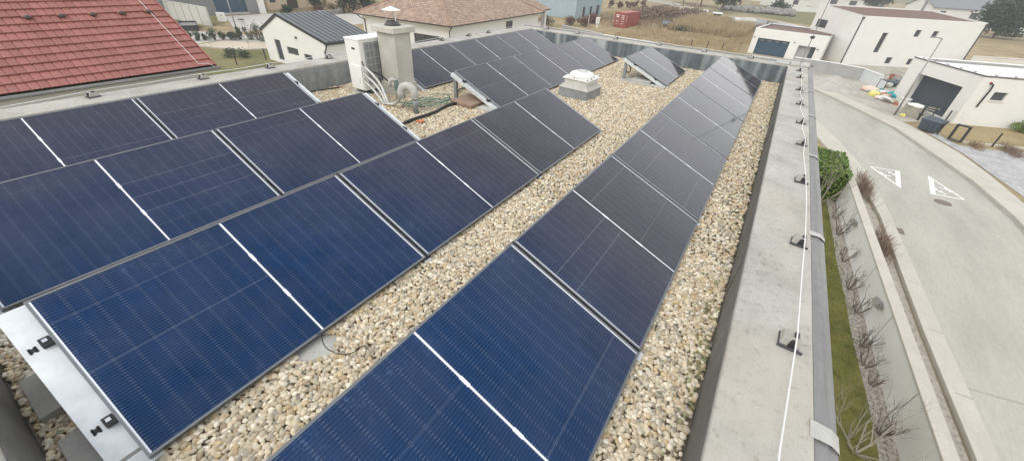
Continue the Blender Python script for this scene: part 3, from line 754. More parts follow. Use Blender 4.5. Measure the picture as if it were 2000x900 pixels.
# big goose-neck vent
vent = empty('gooseneck_vent', (4.10,4.27,0), 0, 'big grey insulated gooseneck vent pipe in front of the chimney', 'vent pipe')
def vp(mb, name, mat, **k):
    o = mb.build(name, M[mat], None, at=(0,0,0), **k); o.parent = vent; o.location = -vent.location; return o
vp(MB().tube([(4.10,4.27,-.01),(4.10,4.27,.26)], .042, 16), 'riser', 'galvdark', smooth=True)
arc = [(4.10,4.27,.22)]
dirv = Vector((-.32,.95,0)).normalized()
for t in np.linspace(0, PI, 11): q = Vector((4.10,4.27,.30))+dirv*(.105-.105*math.cos(t)); arc.append((q.x, q.y, .30+.10*math.sin(t)))
q = Vector((4.10,4.27,0))+dirv*.21; arc.append((q.x, q.y, .22))
vp(MB().tube(arc, .056, 16), 'bend', 'insul', smooth=True)
vp(MB().tube([(4.10,4.27,.235),(4.10,4.27,.25)], .060, 16), 'collar', 'insul', smooth=True)
# small vent by the chimney foot
v2 = empty('gooseneck_vent', (4.36,4.98,0), 0, 'small grey gooseneck vent pipe at the foot of the chimney', 'vent pipe')
q0 = Vector((4.40,4.97,0)); arc = [(q0.x,q0.y,-.01),(q0.x,q0.y,.27)]
d2 = Vector((-.75,.65,0)).normalized()
for t in np.linspace(0, PI, 9): q = q0+d2*(.05-.05*math.cos(t)); arc.append((q.x, q.y, .28+.05*math.sin(t)))
q = q0+d2*.10; arc.append((q.x,q.y,.22))
o = MB().tube(arc, .030, 14).build('bend', M['insul'], None, True, at=(0,0,0)); o.parent = v2; o.location = -v2.location
cw2 = MB()
for k in range(9):
    t0 = .17+.018*k; cw2.tube([(q0.x+.034*math.cos(a), q0.y+.034*math.sin(a), t0+.004*math.sin(a*2)) for a in np.linspace(0,2*PI,12)], .0045, 5)
tagp(cw2.build('cable_coil', M['greenwire'], at=(q0.x,q0.y,.17)), 'green cable wound around the small grey vent', 'cable')
# loose green cables on the gravel
for k in range(7):
    pts = []; cx, cy = 4.52+random.uniform(-.06,.1), 4.42+random.uniform(-.06,.06)
    rx_, ry_ = random.uniform(.24,.42), random.uniform(.16,.30); ph = random.uniform(0,6.28)
    for t in np.linspace(0, random.uniform(3.6,6.4), 9):
        pts.append((cx+rx_*math.cos(t+ph)+random.uniform(-.03,.03), cy+ry_*math.sin(t+ph)*(.8)+random.uniform(-.03,.03)-.35*rx_*math.cos(t+ph), .045+random.uniform(0,.03)+(.05 if k%3==0 else 0)*abs(math.sin(t))))
    pipe(pts, .0042, 'greenwire', 'garden_cable', 'loop of thin green cable tangled on the gravel around the gooseneck vent', 'cable', 6)['group'] = 'tangled green cables'
pipe([(q0.x,q0.y,.2),(4.40,4.85,.05),(4.30,4.72,.05),(4.18,4.60,.05)], .0042, 'greenwire', 'garden_cable', 'thin green cable trailing from the small vent to the tangle', 'cable', 6)
for a, b in (((4.10,4.33,.23),(4.32,4.30,.05)), ((4.06,4.40,.2),(4.00,4.55,.05))):
    pipe([a, ((a[0]+b[0])/2,(a[1]+b[1])/2,.09), b], .004, 'black', 'strap_wire', 'thin dark tie wire between the gooseneck vent and the gravel', 'wire', 5)['group'] = 'tie wires of the gooseneck vent'
pipe([(3.52,4.03,.03),(3.8,4.04,.045),(4.25,4.04,.04),(4.6,4.10,.045),(4.9,4.06,.04),(5.3,3.95,.03)], .022, 'black', 'drain_hose', 'black hose lying straight on the gravel past the vent', 'hose')
pipe([(3.30,6.26,.03),(3.75,6.27,.025),(4.0,6.23,.03),(4.25,6.18,.025)], .008, 'red', 'red_cable', 'dark red cable lying along the foot of the left parapet', 'cable', 6)
pipe([(3.2,6.20,.04),(3.7,6.21,.05),(4.15,6.12,.04)], .009, 'black', 'cable', 'thin black cable beside the dark red cable at the left parapet', 'cable', 6)
pipe([(.60,1.78,.045),(.66,1.755,.05),(.715,1.72,.07),(.69,1.68,.055),(.67,1.62,.05),(.675,1.55,.05),(.70,1.49,.05),(.745,1.46,.05),(.80,1.44,.062),(.785,1.41,.05),(.75,1.385,.05)], .0030, 'black', 'black_cable', 'thin black cable looping across the pebble strip between two panel rows', 'cable', 6)
pipe([(5.15,4.38,.04),(5.5,4.55,.05),(5.8,4.45,.04),(6.1,4.4,.05)], .014, 'black', 'cable', 'black cable on the gravel behind the far panel row', 'cable', 6)
pipe([(8.65,2.55,.32),(8.75,2.52,.22),(8.95,2.58,.12),(9.2,2.7,.05),(9.6,2.9,.04)], .012, 'black', 'cable', 'black cable drooping under the lone panel', 'cable', 6)
pipe([(9.7,1.3,.05),(9.55,1.2,.05),(9.4,1.05,.04)], .012, 'black', 'cable', 'black cable on pebbles between the lone panel and the long row', 'cable', 6)
ob = MB(); ob.cbox((3.84,3.90,.045), .07, .03, .02, .4); ob.cbox((3.80,3.94,.045), .04, .03, .02, 1.2)
tagp(ob.build('plastic_scrap', M['orange'], at=(3.84,3.90,.04)), 'small orange plastic scrap on the gravel by the black hose', 'scrap')

# ------------------------------------------------------------------ skylight
sk = empty('roof_skylight', (6.79,2.80,0), -.07, 'square white roof skylight on a grey weathered curb', 'skylight')
MB().frustum((0,0,-.003), .58,.58,.56,.56,.17).build('curb', m_membrane('weathered_skylight_curb', (.20,.205,.205), (.36,.365,.355), .7) and M['membraneleft'], sk, bevel=.01)
MB().frustum((0,0,.168), .59,.59,.44,.44,.075).build('curb_slope', M['insul'], sk, bevel=.006)
MB().frustum((0,0,.240), .43,.43,.46,.46,.075).build('frame', M['skywhite'], sk, bevel=.006)
MB().frustum((0,0,.316), .53,.53,.49,.49,.034).build('flange', M['skywhite'], sk, bevel=.016)
dm = MB(); dm.lathe((0,0,.344), [(.238,0),(.230,.026),(.195,.062),(.15,.080),(.11,.086)], 36); dm.build('dome', M['skywhite'], sk, smooth=True)
rg = MB(); rg.lathe((0,0,.4302), [(.112,0),(.104,.010),(.09,.010)], 32); rg.build('lens_ring', M['skywhite'], sk, smooth=True)
lz = MB(); lz.lathe((0,0,.4410), [(.088,0),(.06,.002),(.001,.004)], 32); lz.build('lens', M['lens'], sk, smooth=True)
for a, b in ((-.235,-.235),(.235,-.235),(-.235,.235),(-.10,-.24),(-.235,.02)):
    MB().lathe((a,b,.345), [(.013,0),(.011,.012)], 10).build('screw_cap', M['darkgrey'], sk)
# ================================================================== GROUND AROUND THE HOUSE
def struct(mb, name, mat):
    o = mb.build(name, M[mat]); o['kind'] = 'structure'; return o
S = .004
struct(MB().sheet([(-900,-1100),(1500,-1100),(1500,1100),(-900,1100)], GZ-.012), 'ground', 'field')
rl = [(-14,-8.35),(0,-7.9),(9.97,-7.61),(14.49,-7.45),(22.73,-7.19),(25.4,-7.05),(28.97,-6.65),(33.3,-5.73),(38.0,-4.43),(44,-1.6),(50,2.6),(56,8.0),(61,14)]
rr_ = [(-14,-13.2),(0,-12.9),(9.97,-12.7),(16,-12.6),(24.62,-12.3),(26.6,-12.25),(30.94,-11.74),(35.19,-10.70),(40.37,-9.39),(46.5,-6.4),(50.64,-4.0),(57,3.0),(64,11)]
pv = [(-14,-14.7),(0,-14.4),(9.97,-14.3),(16,-14.2),(24.4,-13.9),(29.66,-13.39),(33.24,-13.05),(36.67,-12.5),(41.66,-10.89),(47.66,-7.65),(52.1,-5.1),(58.5,2.2),(65.5,10.2)]
struct(MB().strip(rl, rr_, GZ), 'road', 'road')
# gutter line + raised pavement on the far side
g2 = [(x+.10,y-.22) for x, y in rr_]
struct(MB().strip(rr_, g2, GZ+S), 'road_gutter', 'gutter')
def raised(L, R, z0, z1, name, mat):
    n = len(L); mb = MB(); mb.strip(L, R, z1)
    for A in (L, R):
        for i in range(n-1): mb.quad((*A[i],z0),(*A[i+1],z0),(*A[i+1],z1),(*A[i],z1))
    struct(mb, name, mat)
raised(g2, pv, GZ-.02, GZ+.10, 'pavement', 'pavement')
# near side: pavement slabs, kerb strip, planting strip, garden wall
kl = [(-14,-7.75),(0,-7.35),(9.61,-7.08),(14.08,-6.88),(22.34,-6.68),(25.4,-6.35),(28.2,-5.6),(33.0,-4.4),(37.5,-2.6)]
kr = [(x,y-.13) for x, y in kl]
rlc = [(-14,-8.345),(0,-7.895),(9.97,-7.605),(14.49,-7.445),(22.73,-7.185),(25.4,-7.045),(28.97,-6.645),(33.3,-5.725),(38.0,-4.425)]
raised(kr, rlc, GZ-.02, GZ+.09, 'pavement', 'pavement')
raised(kl, kr, GZ-.02, GZ+.16, 'kerb', 'kerb')
pj = MB()
for x in (9.2, 11.7, 14.3, 17.0, 19.8):
    y = -7.06-(9.6-x)*.04
    pj.quad((x,y-.15,GZ+.0915),(x+.035,y-.15,GZ+.0915),(x+.075,y-.62+.012*(x-9),GZ+.0915),(x+.04,y-.62+.012*(x-9),GZ+.0915))
struct(pj, 'pavement_joint', 'gutter')
rj = MB(); rj.quad((12.2,-7.52,GZ+S),(12.235,-7.52,GZ+S),(13.3,-12.5,GZ+S),(13.26,-12.5,GZ+S)); struct(rj, 'road_joint', 'gutter')
wl = lambda x: -5.72+.0425*(x-8.04)
struct(MB().sheet([(-14,wl(-14)-.2),(23.6,wl(23.6)-.2),(25.6,-6.2),(22.34,-6.6),(14.08,-6.8),(9.61,-7.0),(0,-7.27),(-14,-7.67)], GZ+.05), 'planting_strip', 'planter')
struct(MB().sheet([(24.2,-5.0),(25.6,-6.2),(28.2,-5.52),(33,-4.3),(37.4,-2.5),(33,2),(24.2,2)], GZ+.02), 'dry_verge', 'drylawn')
# garden between house and wall
struct(MB().sheet([(-14,-.7),(26,-.7),(26,-4.3),(-14,-4.6)], GZ+S), 'lawn', 'lawn')
bed = [(-14,-5.65),(8.72,-5.22),(10.09,-5.17),(11.23,-5.08),(12.73,-4.98),(14.79,-4.92),(16.89,-4.80),(20.86,-4.70),(23.3,-4.62)]
struct(MB().strip(bed, [(x,wl(x)+.02) for x, y in bed], GZ+2*S), 'planting_bed', 'mulch')
struct(MB().strip([(x,y) for x, y in bed], [(-14,-4.5)]+[(x,-4.2) for x, y in bed[1:]], GZ+S*1.5), 'lawn', 'lawn')

w_ = empty('garden_wall', (8, wl(8), GZ), 0, 'long pale rendered garden wall with flat concrete coping between lawn and road', 'wall')
def wp_(mb, name, mat, **k):
    o = mb.build(name, M[mat], None, at=(0,0,0), **k); o.parent = w_; o.location = -w_.location; return o
X0, X1 = -14, 23.7
wb = MB(); wb.prism([(X0,wl(X0)+.06),(X1,wl(X1)+.06),(X1,wl(X1)-.18),(X0,wl(X0)-.18)], GZ-.05, -5.88); wp_(wb, 'wall_panel', 'white_wall' if 'white_wall' in M else 'white')
wb = MB(); wb.prism([(X0,wl(X0)+.075),(X1,wl(X1)+.075),(X1,wl(X1)-.235),(X0,wl(X0)-.235)], -5.878, -5.80); wp_(wb, 'coping', 'kerb', bevel=.012)
for x in (6.9, 9.8, 12.66, 15.33, 19.6):
    wb = MB(); wb.box(x, x+.022, wl(x)+.0605, wl(x)+.064, GZ+.0, -5.885); wp_(wb, 'joint', 'galvdark')
def flood(x, label):
    r = empty('floodlight', (x, wl(x)+.06, -6.14), math.atan(.0425), label, 'floodlight', 'floodlights on the garden wall')
    MB().box(-.07, .07, .001, .03, -.05, .05).build('bracket', M['floodbody'], r)
    b = MB(); b.cbox((0,.13,.02), .40, .16, .13, 0, .5); b.build('housing', M['floodbody'], r, bevel=.006)
    l = MB(); l.cbox((0,.165,-.045), .30, .13, .015, 0, .5); l.build('lens', M['lens'], r)
    v = MB(); v.cbox((0,.12,.105), .40, .14, .012, 0, .5); v.build('visor', M['lampgrey'], r)
flood(13.49, 'small weathered floodlight on the garden wall, the one nearer the camera')
flood(18.98, 'small weathered floodlight on the garden wall, the farther one toward the hedge')

# shrubs and hedge
def bare_shrub(x, y, h, label, n=6, spread=.55, mat='bark', cat='bare shrub', grp='bare shrubs along the garden wall', r=.022, depth=2, lean=0):
    mb = MB()
    for k in range(n):
        a = 2*PI*k/n+random.uniform(-.4,.4)
        branches(mb, (x+.04*math.cos(a), y+.04*math.sin(a), GZ+.01), (math.cos(a)*spread, math.sin(a)*spread-lean, .8), h*random.uniform(.6,1.), r*random.uniform(.6,1.2), depth, .7, .2, 5)
    return tagp(mb.build('bare_shrub', M[mat], at=(x,y,GZ)), label, cat, grp)
SH = [(20.9,-4.85,.95),(19.3,-4.95,.9),(17.1,-5.02,.8),(15.2,-5.08,.8),(13.9,-5.2,.72),(12.25,-5.2,.85),(11.4,-5.2,.6),(10.75,-5.3,.45),(9.15,-5.3,.8)]
for i, (x, y, h) in enumerate(SH):
    bare_shrub(x, y, h*.8, f'leafless pruned shrub at the garden wall foot, {["farthest","eighth","seventh","sixth","fifth","fourth","third","second","nearest"][i]} from the near end of the bed', n=random.randint(5,7), r=.019, depth=3, spread=.45)
bare_shrub(8.25,-4.75, 1.25, 'larger leafless shrub spreading over the lawn at the bottom edge of the photo', 7, .9, 'barkpale', r=.025, depth=3)
bare_shrub(22.2,-4.3, 1.9, 'pale leafless shrub tangled in front of the clipped green hedge', 9, .75, 'barkpale', r=.02, depth=3)
hd_ = empty('clipped_hedge', (24.5,-4.25,GZ), .03, 'dense green clipped hedge block at the end of the garden wall', 'hedge')
def boxfn(lx, ly, lz):
    def fn(n):
        p_ = RNG.uniform(-1,1,(n,3)); k = RNG.integers(0,3,n); s_ = np.sign(RNG.normal(size=n))
        m_ = RNG.uniform(size=n) < .72
        for ax in range(3): p_[m_&(k==ax), ax] = s_[m_&(k==ax)]*RNG.uniform(.9,1.03,(m_&(k==ax)).sum())
        p_ += RNG.normal(0,.025,(n,3))
        return np.stack([p_[:,0]*lx/2, p_[:,1]*ly/2, (p_[:,2]+1)*lz/2], 1)
    return fn
leaves(boxfn(3.3,1.5,1.5), 8000, .075, M['leafhedge'], 'foliage', hd_)
leaves(boxfn(3.0,1.25,1.3), 2300, .16, M['leafdark'], 'inner_foliage', hd_)
def tuft(x, y, n, rx, ry, h, mat, name, label, cat, z=GZ, grp=None, w=.012):
    bx_ = RNG.normal(0,.5,n)*rx+x; by_ = RNG.normal(0,.5,n)*ry+y
    dx, dy = RNG.normal(0,.33,n), RNG.normal(0,.33,n); hh = h*RNG.uniform(.5,1.1,n); a = RNG.uniform(0,PI,n)
    w0 = np.stack([np.cos(a)*w, np.sin(a)*w, np.zeros(n)],1)
    b = np.stack([bx_,by_,np.full(n,z+.0)],1); t = b+np.stack([dx*hh,dy*hh,hh],1)
    V = np.stack([b-w0,b+w0,t+w0*.3,t-w0*.3],1).reshape(-1,3)-np.array([x,y,z])
    me = raw_mesh(name, V, np.arange(4*n), 4, M[mat], smooth=False); o = bpy.data.objects.new(name, me); C.objects.link(o); o.location = (x,y,z)
    return tagp(o, label, cat, grp)
tuft(25.4,-6.35,500,1.9,.22,.55,'drybrown','dry_shrub','brown dry low shrub in the planting strip at the hedge corner','dry shrub',GZ+.05,'dry shrubs in the planting strip')
tuft(19.2,-6.42,420,1.1,.22,.5,'drybrown','dry_shrub','brown dry low shrub in the planting strip beside the street drain','dry shrub',GZ+.05,'dry shrubs in the planting strip')
# short grass on the lawn: uncountable
n = 26000; gx = RNG.uniform(7.5,22,n); gy = RNG.uniform(-5.1,-1.5,n); k = gy > (-5.62+.045*gx+.12*np.sin(gx*3))
gx, gy = gx[k], gy[k]; n = len(gx); a = RNG.uniform(0,PI,n); hh = RNG.uniform(.03,.09,n)
w0 = np.stack([np.cos(a)*.006,np.sin(a)*.006,np.zeros(n)],1); b = np.stack([gx,gy,np.full(n,GZ)],1); t = b+np.stack([RNG.normal(0,.03,n),RNG.normal(0,.03,n),hh],1)
me = raw_mesh('lawn_grass', np.stack([b-w0,b+w0,t+w0*.3,t-w0*.3],1).reshape(-1,3), np.arange(4*n), 4, M['grassblade'], smooth=False)
o = bpy.data.objects.new('lawn_grass', me); C.objects.link(o); tagp(o, 'short olive green grass between the house and the garden wall', 'grass', kind='stuff')

# painted road warnings, manhole and drain
def road_sign(tri, toward, label):
    c = sum((Vector(q) for q in tri), Vector((0,0)))/3
    root = empty('road_marking', (c.x, c.y, GZ), 0, label, 'road marking', 'white warning triangles painted on the road')
    T = [Vector(q)-c for q in tri]; mb = MB()
    base_i = toward
    inn = []
    # inner triangle, thicker at the base edge
    ctr = Vector((0,0))
    ws = .085
    def off(a, b, w):
        d = (b-a).normalized(); n_ = Vector((-d.y,d.x)); 
        if n_.dot(ctr-a) < 0: n_ = -n_
        return a+n_*w, d
    L = []
    for i in range(3):
        w = .22 if i == base_i else ws
        L.append(off(T[i], T[(i+1)%3], w))
    def isect(l1, l2):
        (p1,d1),(p2,d2) = l1,l2; det = d1.x*-d2.y+d2.x*d1.y
        r = p2-p1; t = (r.x*-d2.y+d2.x*r.y)/det; return p1+d1*t
    I = [isect(L[(i-1)%3], L[i]) for i in range(3)]
    for i in range(3):
        j = (i+1)%3; q = [T[i],T[j],I[j],I[i]]
        a = sum(q[k].x*q[(k+1)%4].y-q[(k+1)%4].x*q[k].y for k in range(4))
        if a < 0: q = q[::-1]
        mb.quad(*[(v.x,v.y,S) for v in q])
    mb.build('triangle', M['whitepaint'], root)
    # two running children: simple stick shapes with heads, feet toward the base
    bm_ = (T[base_i]+T[(base_i+1)%3])/2; ap_ = T[(base_i+2)%3]
    up = (ap_-bm_).normalized(); sd = Vector((up.y,-up.x))
    fg = MB()
    zz = [S+.0012]
    def seg(a, b, w=.042):
        zz[0] += .0006; d = (b-a).normalized(); n_ = Vector((-d.y,d.x))*w
        q = [a-n_,b-n_,b+n_,a+n_]; fg.quad(*[(v.x,v.y,zz[0]) for v in q])
    def disk(c_, r):
        fg.quad(*[(c_.x+r*math.cos(2*PI*k/10), c_.y+r*math.sin(2*PI*k/10), S+.0012) for k in range(10)])
    W = (T[base_i]-T[(base_i+1)%3]).length
    for sx, sc in ((-.10,1.),(.12,.85)):
        o_ = bm_+up*(.38)+sd*(sx*W)
        def Q(a, b): return o_+sd*(a*sc)+up*(b*sc*1.25)
        disk(Q(.05,.62), .075*sc)
        seg(Q(.02,.53),Q(-.02,.27),.05*sc); seg(Q(.02,.48),Q(.18,.40)); seg(Q(.01,.48),Q(-.15,.36))
        seg(Q(-.02,.27),Q(.12,.14)); seg(Q(.12,.14),Q(.09,0.0)); seg(Q(-.02,.27),Q(-.10,.12)); seg(Q(-.10,.12),Q(-.22,.06))
    fg.build('pictogram', M['whitepaint'], root)
road_sign([(30.08,-8.58),(27.20,-8.16),(29.78,-7.10)][:2]+[(29.85,-7.05)] if False else [(30.1,-8.55),(27.15,-8.2),(29.75,-7.05)], 0, 'white warning triangle with running children painted on the road, nearer the hedge')
road_sign([(30.45,-9.9),(27.4,-9.47),(27.7,-10.95)], 0, 'white warning triangle with running children painted on the road, beside the manhole')
o = MB().lathe((26.5,-9.8,GZ), [(.36,S),(.36,S+.004)], 28).build('manhole_cover', M['manhole'], at=(26.5,-9.8,GZ)); tagp(o, 'round rusty manhole cover in the road beside the painted triangle', 'manhole cover')
dr = MB(); dr.box(21.22,21.78,-7.52,-7.20,GZ+S,GZ+S+.006); o = dr.build('street_drain', M['manhole'], at=(21.5,-7.36,GZ)); tagp(o, 'rusty rectangular street drain grate at the road edge', 'drain')

# ================================================================== BUILDINGS
def holes_wall(mb, u0, u1, z0, z1, y, holes, depth=.14):
    us = sorted({u0,u1,*[h[0] for h in holes],*[h[1] for h in holes]}); zs = sorted({z0,z1,*[h[2] for h in holes],*[h[3] for h in holes]})
    for a, b in zip(us, us[1:]):
        for c, d in zip(zs, zs[1:]):
            m_ = ((a+b)/2, (c+d)/2)
            if any(h[0] < m_[0] < h[1] and h[2] < m_[1] < h[3] for h in holes): continue
            mb.quad((a,y,c),(b,y,c),(b,y,d),(a,y,d))
    for a, b, c, d in holes:
        mb.quad((a,y,c),(a,y+depth,c),(a,y+depth,d),(a,y,d)); mb.quad((b,y,c),(b,y,d),(b,y+depth,d),(b,y+depth,c))
        mb.quad((a,y,d),(a,y+depth,d),(b,y+depth,d),(b,y,d)); mb.quad((a,y,c),(b,y,c),(b,y+depth,c),(a,y+depth,c))
def frame_root(name, A, B, label, cat):
    A = Vector(A); B = Vector(B); d = B-A
    return empty(name, (A.x, A.y, GZ), math.atan2(d.y, d.x), label, cat), d.length
def window(root, a, b, c, d, y, depth=.12, mull=0, name='window', fm='winframe', gm='glass', fw=.06):
    f = MB(); yy = y+depth
    f.box(a,b,yy-.03,yy,c,c+fw); f.box(a,b,yy-.03,yy,d-fw,d); f.box(a,a+fw,yy-.03,yy,c+fw,d-fw); f.box(b-fw,b,yy-.03,yy,c+fw,d-fw)
    for k in range(mull):
        x = a+(b-a)*(k+1)/(mull+1); f.box(x-fw/2,x+fw/2,yy-.03,yy,c+fw,d-fw)
    fo = f.build(name, M[fm], root)
    MB().quad((a,yy-.002,c),(b,yy-.002,c),(b,yy-.002,d),(a,yy-.002,d)).build('pane', M[gm], fo)
    return fo

# ---- two-storey white house, upper right
R1_, L1 = frame_root('white_house', (71,-7.6), (80.5,-21.6), 'white two-storey house with brown monopitch roof and slim downpipes across the road', 'house')
D1 = 8.5; zf, zb = 5.7, 6.4
h = [(3.75,4.5,1.62,3.97),(8.0,8.75,3.70,4.5),(10.4,11.15,3.69,4.47),(6.12,6.95,.34,1.12),(9.2,9.9,.32,1.09)]
wm = MB(); holes_wall(wm, 0, L1, 0, zf, 0, h, .22)
# left side (x = 0): with an overhanging storey over the garage
wm.quad((0,D1,0),(0,0,0),(0,0,zf),(0,D1,zb)); wm.quad((L1,0,0),(L1,D1,0),(L1,D1,zb),(L1,0,zf)); wm.quad((L1,D1,0),(0,D1,0),(0,D1,zb),(L1,D1,zb))
wm.quad((0,0,zf),(0,.3,zf),(L1,.3,zf),(L1,0,zf))
wm.build('wall', M['white'], R1_)
for a, b, c, d in h: window(R1_, a, b, c, d, 0, .2, 0)
rf = MB(); rf.quad((.25,.3,zf-.12),(L1-.25,.3,zf-.12),(L1-.25,D1-.25,zb-.14),(.25,D1-.25,zb-.14)); rf.build('roof', M['brownroof'], R1_)
pp = MB()
for a in (0, L1-.25): pp.quad((a,.02,zf+.03),(a+.25,.02,zf+.03),(a+.25,D1,zb+.03),(a,D1,zb+.03)); 
pp.box(.25,L1-.25,D1-.25,D1,zb-.15,zb+.03); pp.box(.25,L1-.25,.02,.3,zf+.0015,zf+.03)
for a in (.25, L1-.25): pp.quad((a,.3,zf-.13),(a,D1-.25,zb-.15),(a,D1-.25,zb+.02),(a,.3,zf+.02))
pp.build('parapet_cap', M['white'], R1_)
for x in (.06, L1-.12):
    d_ = MB(); d_.box(x-.05,x+.07,-.10,-.004,0,zf-.35); d_.box(x-.10,x+.16,-.16,-.004,zf-.345,zf-.08); d_.build('downpipe', M['pipegrey'], R1_)
lw = MB(); lw.box(-.12,-.004,3.2,5.0,3.62,4.58)
sl_ = MB(); sl_.box(-.06,-.004,5.2,7.3,3.63,4.6)
wf = MB(); wf.box(-.035,-.004,5.55,7.55,3.62,4.60); wfo = wf.build('window', M['winframe'], R1_)
MB().quad((-.037,7.45,3.70),(-.037,5.65,3.70),(-.037,5.65,4.52),(-.037,7.45,4.52)).build('pane', M['glass'], wfo)
wfm = MB(); wfm.box(-.045,-.039,5.95,6.02,3.7,4.52); wfm.build('mullion', M['winframe'], R1_)
MB().box(-.30,-.004,3.75,8.49,2.30,2.42).build('canopy_edge', M['pipebrown'], R1_)
ch = empty('roof_antenna', (*(Vector((71,-7.6))+Vector((.561,-.827))*15.2+Vector((.827,.561))*8.2), -.75), 0, 'tall grey chimney pipe with antenna on the white two-storey house roof', 'chimney pipe')
MB().tube([(0,0,-.1),(0,0,2.6)], .16, 10).build('pipe', M['lampgrey'], ch)
MB().tube([(-.5,-.3,.9),(0,0,1.1),(.5,.2,1.3)], .03, 6).build('antenna_arm', M['lampgrey'], ch)

# ---- garage wing to its left
R2_, L2 = frame_root('garage_wing', (69.9,3.7), (68.75,-5.05), 'low white garage wing with dark blue sectional door beside the two-storey house', 'garage')
gh = [(.72,4.72,-.2,2.05),(5.85,7.9,0,1.80)]
wm = MB(); holes_wall(wm, 0, L2, -.2, 3.25, 0, gh, .5); wm.quad((0,9,-.2),(0,0,-.2),(0,0,3.25),(0,9,3.25)); wm.quad((L2,0,-.2),(L2,4,-.2),(L2,4,3.25),(L2,0,3.25))
wm.quad((0,0,3.25),(L2,0,3.25),(L2,.3,3.25),(0,.3,3.25)); wm.quad((0,.3,3.25),(.3,.3,3.25),(.3,9,3.25),(0,9,3.25)); wm.quad((L2,9,-.2),(0,9,-.2),(0,9,3.25),(L2,9,3.25)); wm.quad((0,8.7,3.25),(L2,8.7,3.25),(L2,9,3.25),(0,9,3.25))
wm.build('wall', M['white'], R2_)
MB().quad((.3,.3,3.12),(L2,.3,3.12),(L2,8.7,3.12),(.3,8.7,3.12)).build('roof', M['brownroof'], R2_)
dg = MB(); dg.quad((.72,.35,-.2),(4.72,.35,-.2),(4.72,.35,2.05),(.72,.35,2.05)); dgo = dg.build('garage_door', M['doorblue'], R2_)
for x in (1.0, 1.95, 2.9, 3.85): MB().quad((x,.345,1.72),(x+.55,.345,1.72),(x+.55,.345,1.86),(x,.345,1.86)).build('door_window', M['lampgrey'], dgo)
MB().quad((5.85,.49,0),(7.3,.49,0),(7.3,.49,1.8),(5.85,.49,1.8)).build('entrance_screen', M['greyrender'] if False else M['midconc'], R2_)
MB().quad((7.3,.48,0),(7.9,.48,0),(7.9,.48,1.8),(7.3,.48,1.8)).build('entrance_door', M['door'], R2_)
MB().box(8.0,8.3,-.12,-.003,1.55,1.68).build('wall_lamp', M['lampgrey'], R2_); MB().box(5.2,5.35,-.12,-.003,2.0,2.12).build('wall_lamp', M['lampgrey'], R2_); MB().box(.15,.3,-.12,-.003,2.05,2.2).build('wall_lamp', M['lampgrey'], R2_)

# ---- white garage building across the road
R3_, L3 = frame_root('garage_building', (52.7,-10.9), (45.7,-14.0), 'white flat-roofed building with large dark grey garage door across the road', 'garage')
H3 = 3.7; D3 = 16.
wm = MB(); holes_wall(wm, 0, L3, 0, H3, 0, [(1.45,6.5,.0,2.6)], .65)
wm.quad((0,D3,0),(0,0,0),(0,0,H3),(0,D3,H3))
for a, b, c, d in ((0,1.40,0,H3),(2.36,D3,0,H3),(1.40,2.36,0,2.02),(1.40,2.36,2.64,H3)): wm.quad((L3,a,c),(L3,b,c),(L3,b,d),(L3,a,d))
for a, b in ((2.02,2.64),): 
    wm.quad((L3,1.40,a),(L3-.18,1.40,a),(L3-.18,1.40,b),(L3,1.40,b)); wm.quad((L3,2.36,a),(L3,2.36,b),(L3-.18,2.36,b),(L3-.18,2.36,a))
    wm.quad((L3,1.40,a),(L3,2.36,a),(L3-.18,2.36,a),(L3-.18,1.40,a)); wm.quad((L3,1.40,b),(L3-.18,1.40,b),(L3-.18,2.36,b),(L3,2.36,b))
wm.quad((L3,D3,0),(0,D3,0),(0,D3,H3),(L3,D3,H3))
wm.build('wall', M['white'], R3_)
MB().box(.25,L3-.25,.25,D3-.25,H3-.30,H3-.2).build('roof', M['whiteroof'], R3_)
pr_ = MB()
for a in ((-.03,L3+.03,-.03,.25),(-.03,L3+.03,D3-.25,D3+.03),(-.03,.25,.252,D3-.252),(L3-.25,L3+.03,.252,D3-.252)): pr_.box(a[0],a[1],a[2],a[3],H3+.001,H3+.06)
pr_.build('parapet_cap', M['whiteroof'], R3_)
eg = MB(); eg.box(-.04,L3+.04,-.045,-.031,H3-.04,H3+.05); eg.box(L3+.031,L3+.045,-.03,D3,H3-.04,H3+.05); eg.build('parapet_edge', M['pipegrey'], R3_)
dgo = MB().quad((1.45,.6,0),(6.5,.6,0),(6.5,.6,2.6),(1.45,.6,2.6)).build('garage_door', M['door'], R3_)
wf = MB(); wf.box(L3-.17,L3-.14,1.40,2.36,2.02,2.64); wfo = wf.build('window', M['winframe'], R3_)
MB().quad((L3-.135,1.47,2.08),(L3-.135,2.29,2.08),(L3-.135,2.29,2.58),(L3-.135,1.47,2.58)).build('pane', M['glass'], wfo)
MB().box(L3+.002,L3+.09,1.34,2.42,1.97,2.018).build('window_sill', M['whiteroof'], R3_)
mb = MB(); mb.tube([(L3+.05,.70,3.22),(L3+.12,.85,3.15),(L3+.10,.92,2.7),(L3+.06,.90,2.2),(L3+.05,.86,1.45)], .055, 8); o = mb.build('cable_conduit', M['black'], R3_, True)
MB().cbox((L3+.03,.68,3.25), .06,.16,.14).build('conduit_cap', M['red'], R3_)
for i in range(9):
    bk = MB(); bk.cbox((L3-.12, .8+i*1.35, H3+.095), .12,.16,.065); bk.build('ballast_block', M['lampgrey'], R3_)
for i in range(5): MB().cbox((.9+i*1.4,.11,H3+.095), .16,.12,.065).build('ballast_block', M['lampgrey'], R3_)
mb = MB(); mb.box(L3+.002,L3+.03,-.0+.35,.75,.5,1.0)
mb.build('notice_plate', M['bagwhite'], R3_)

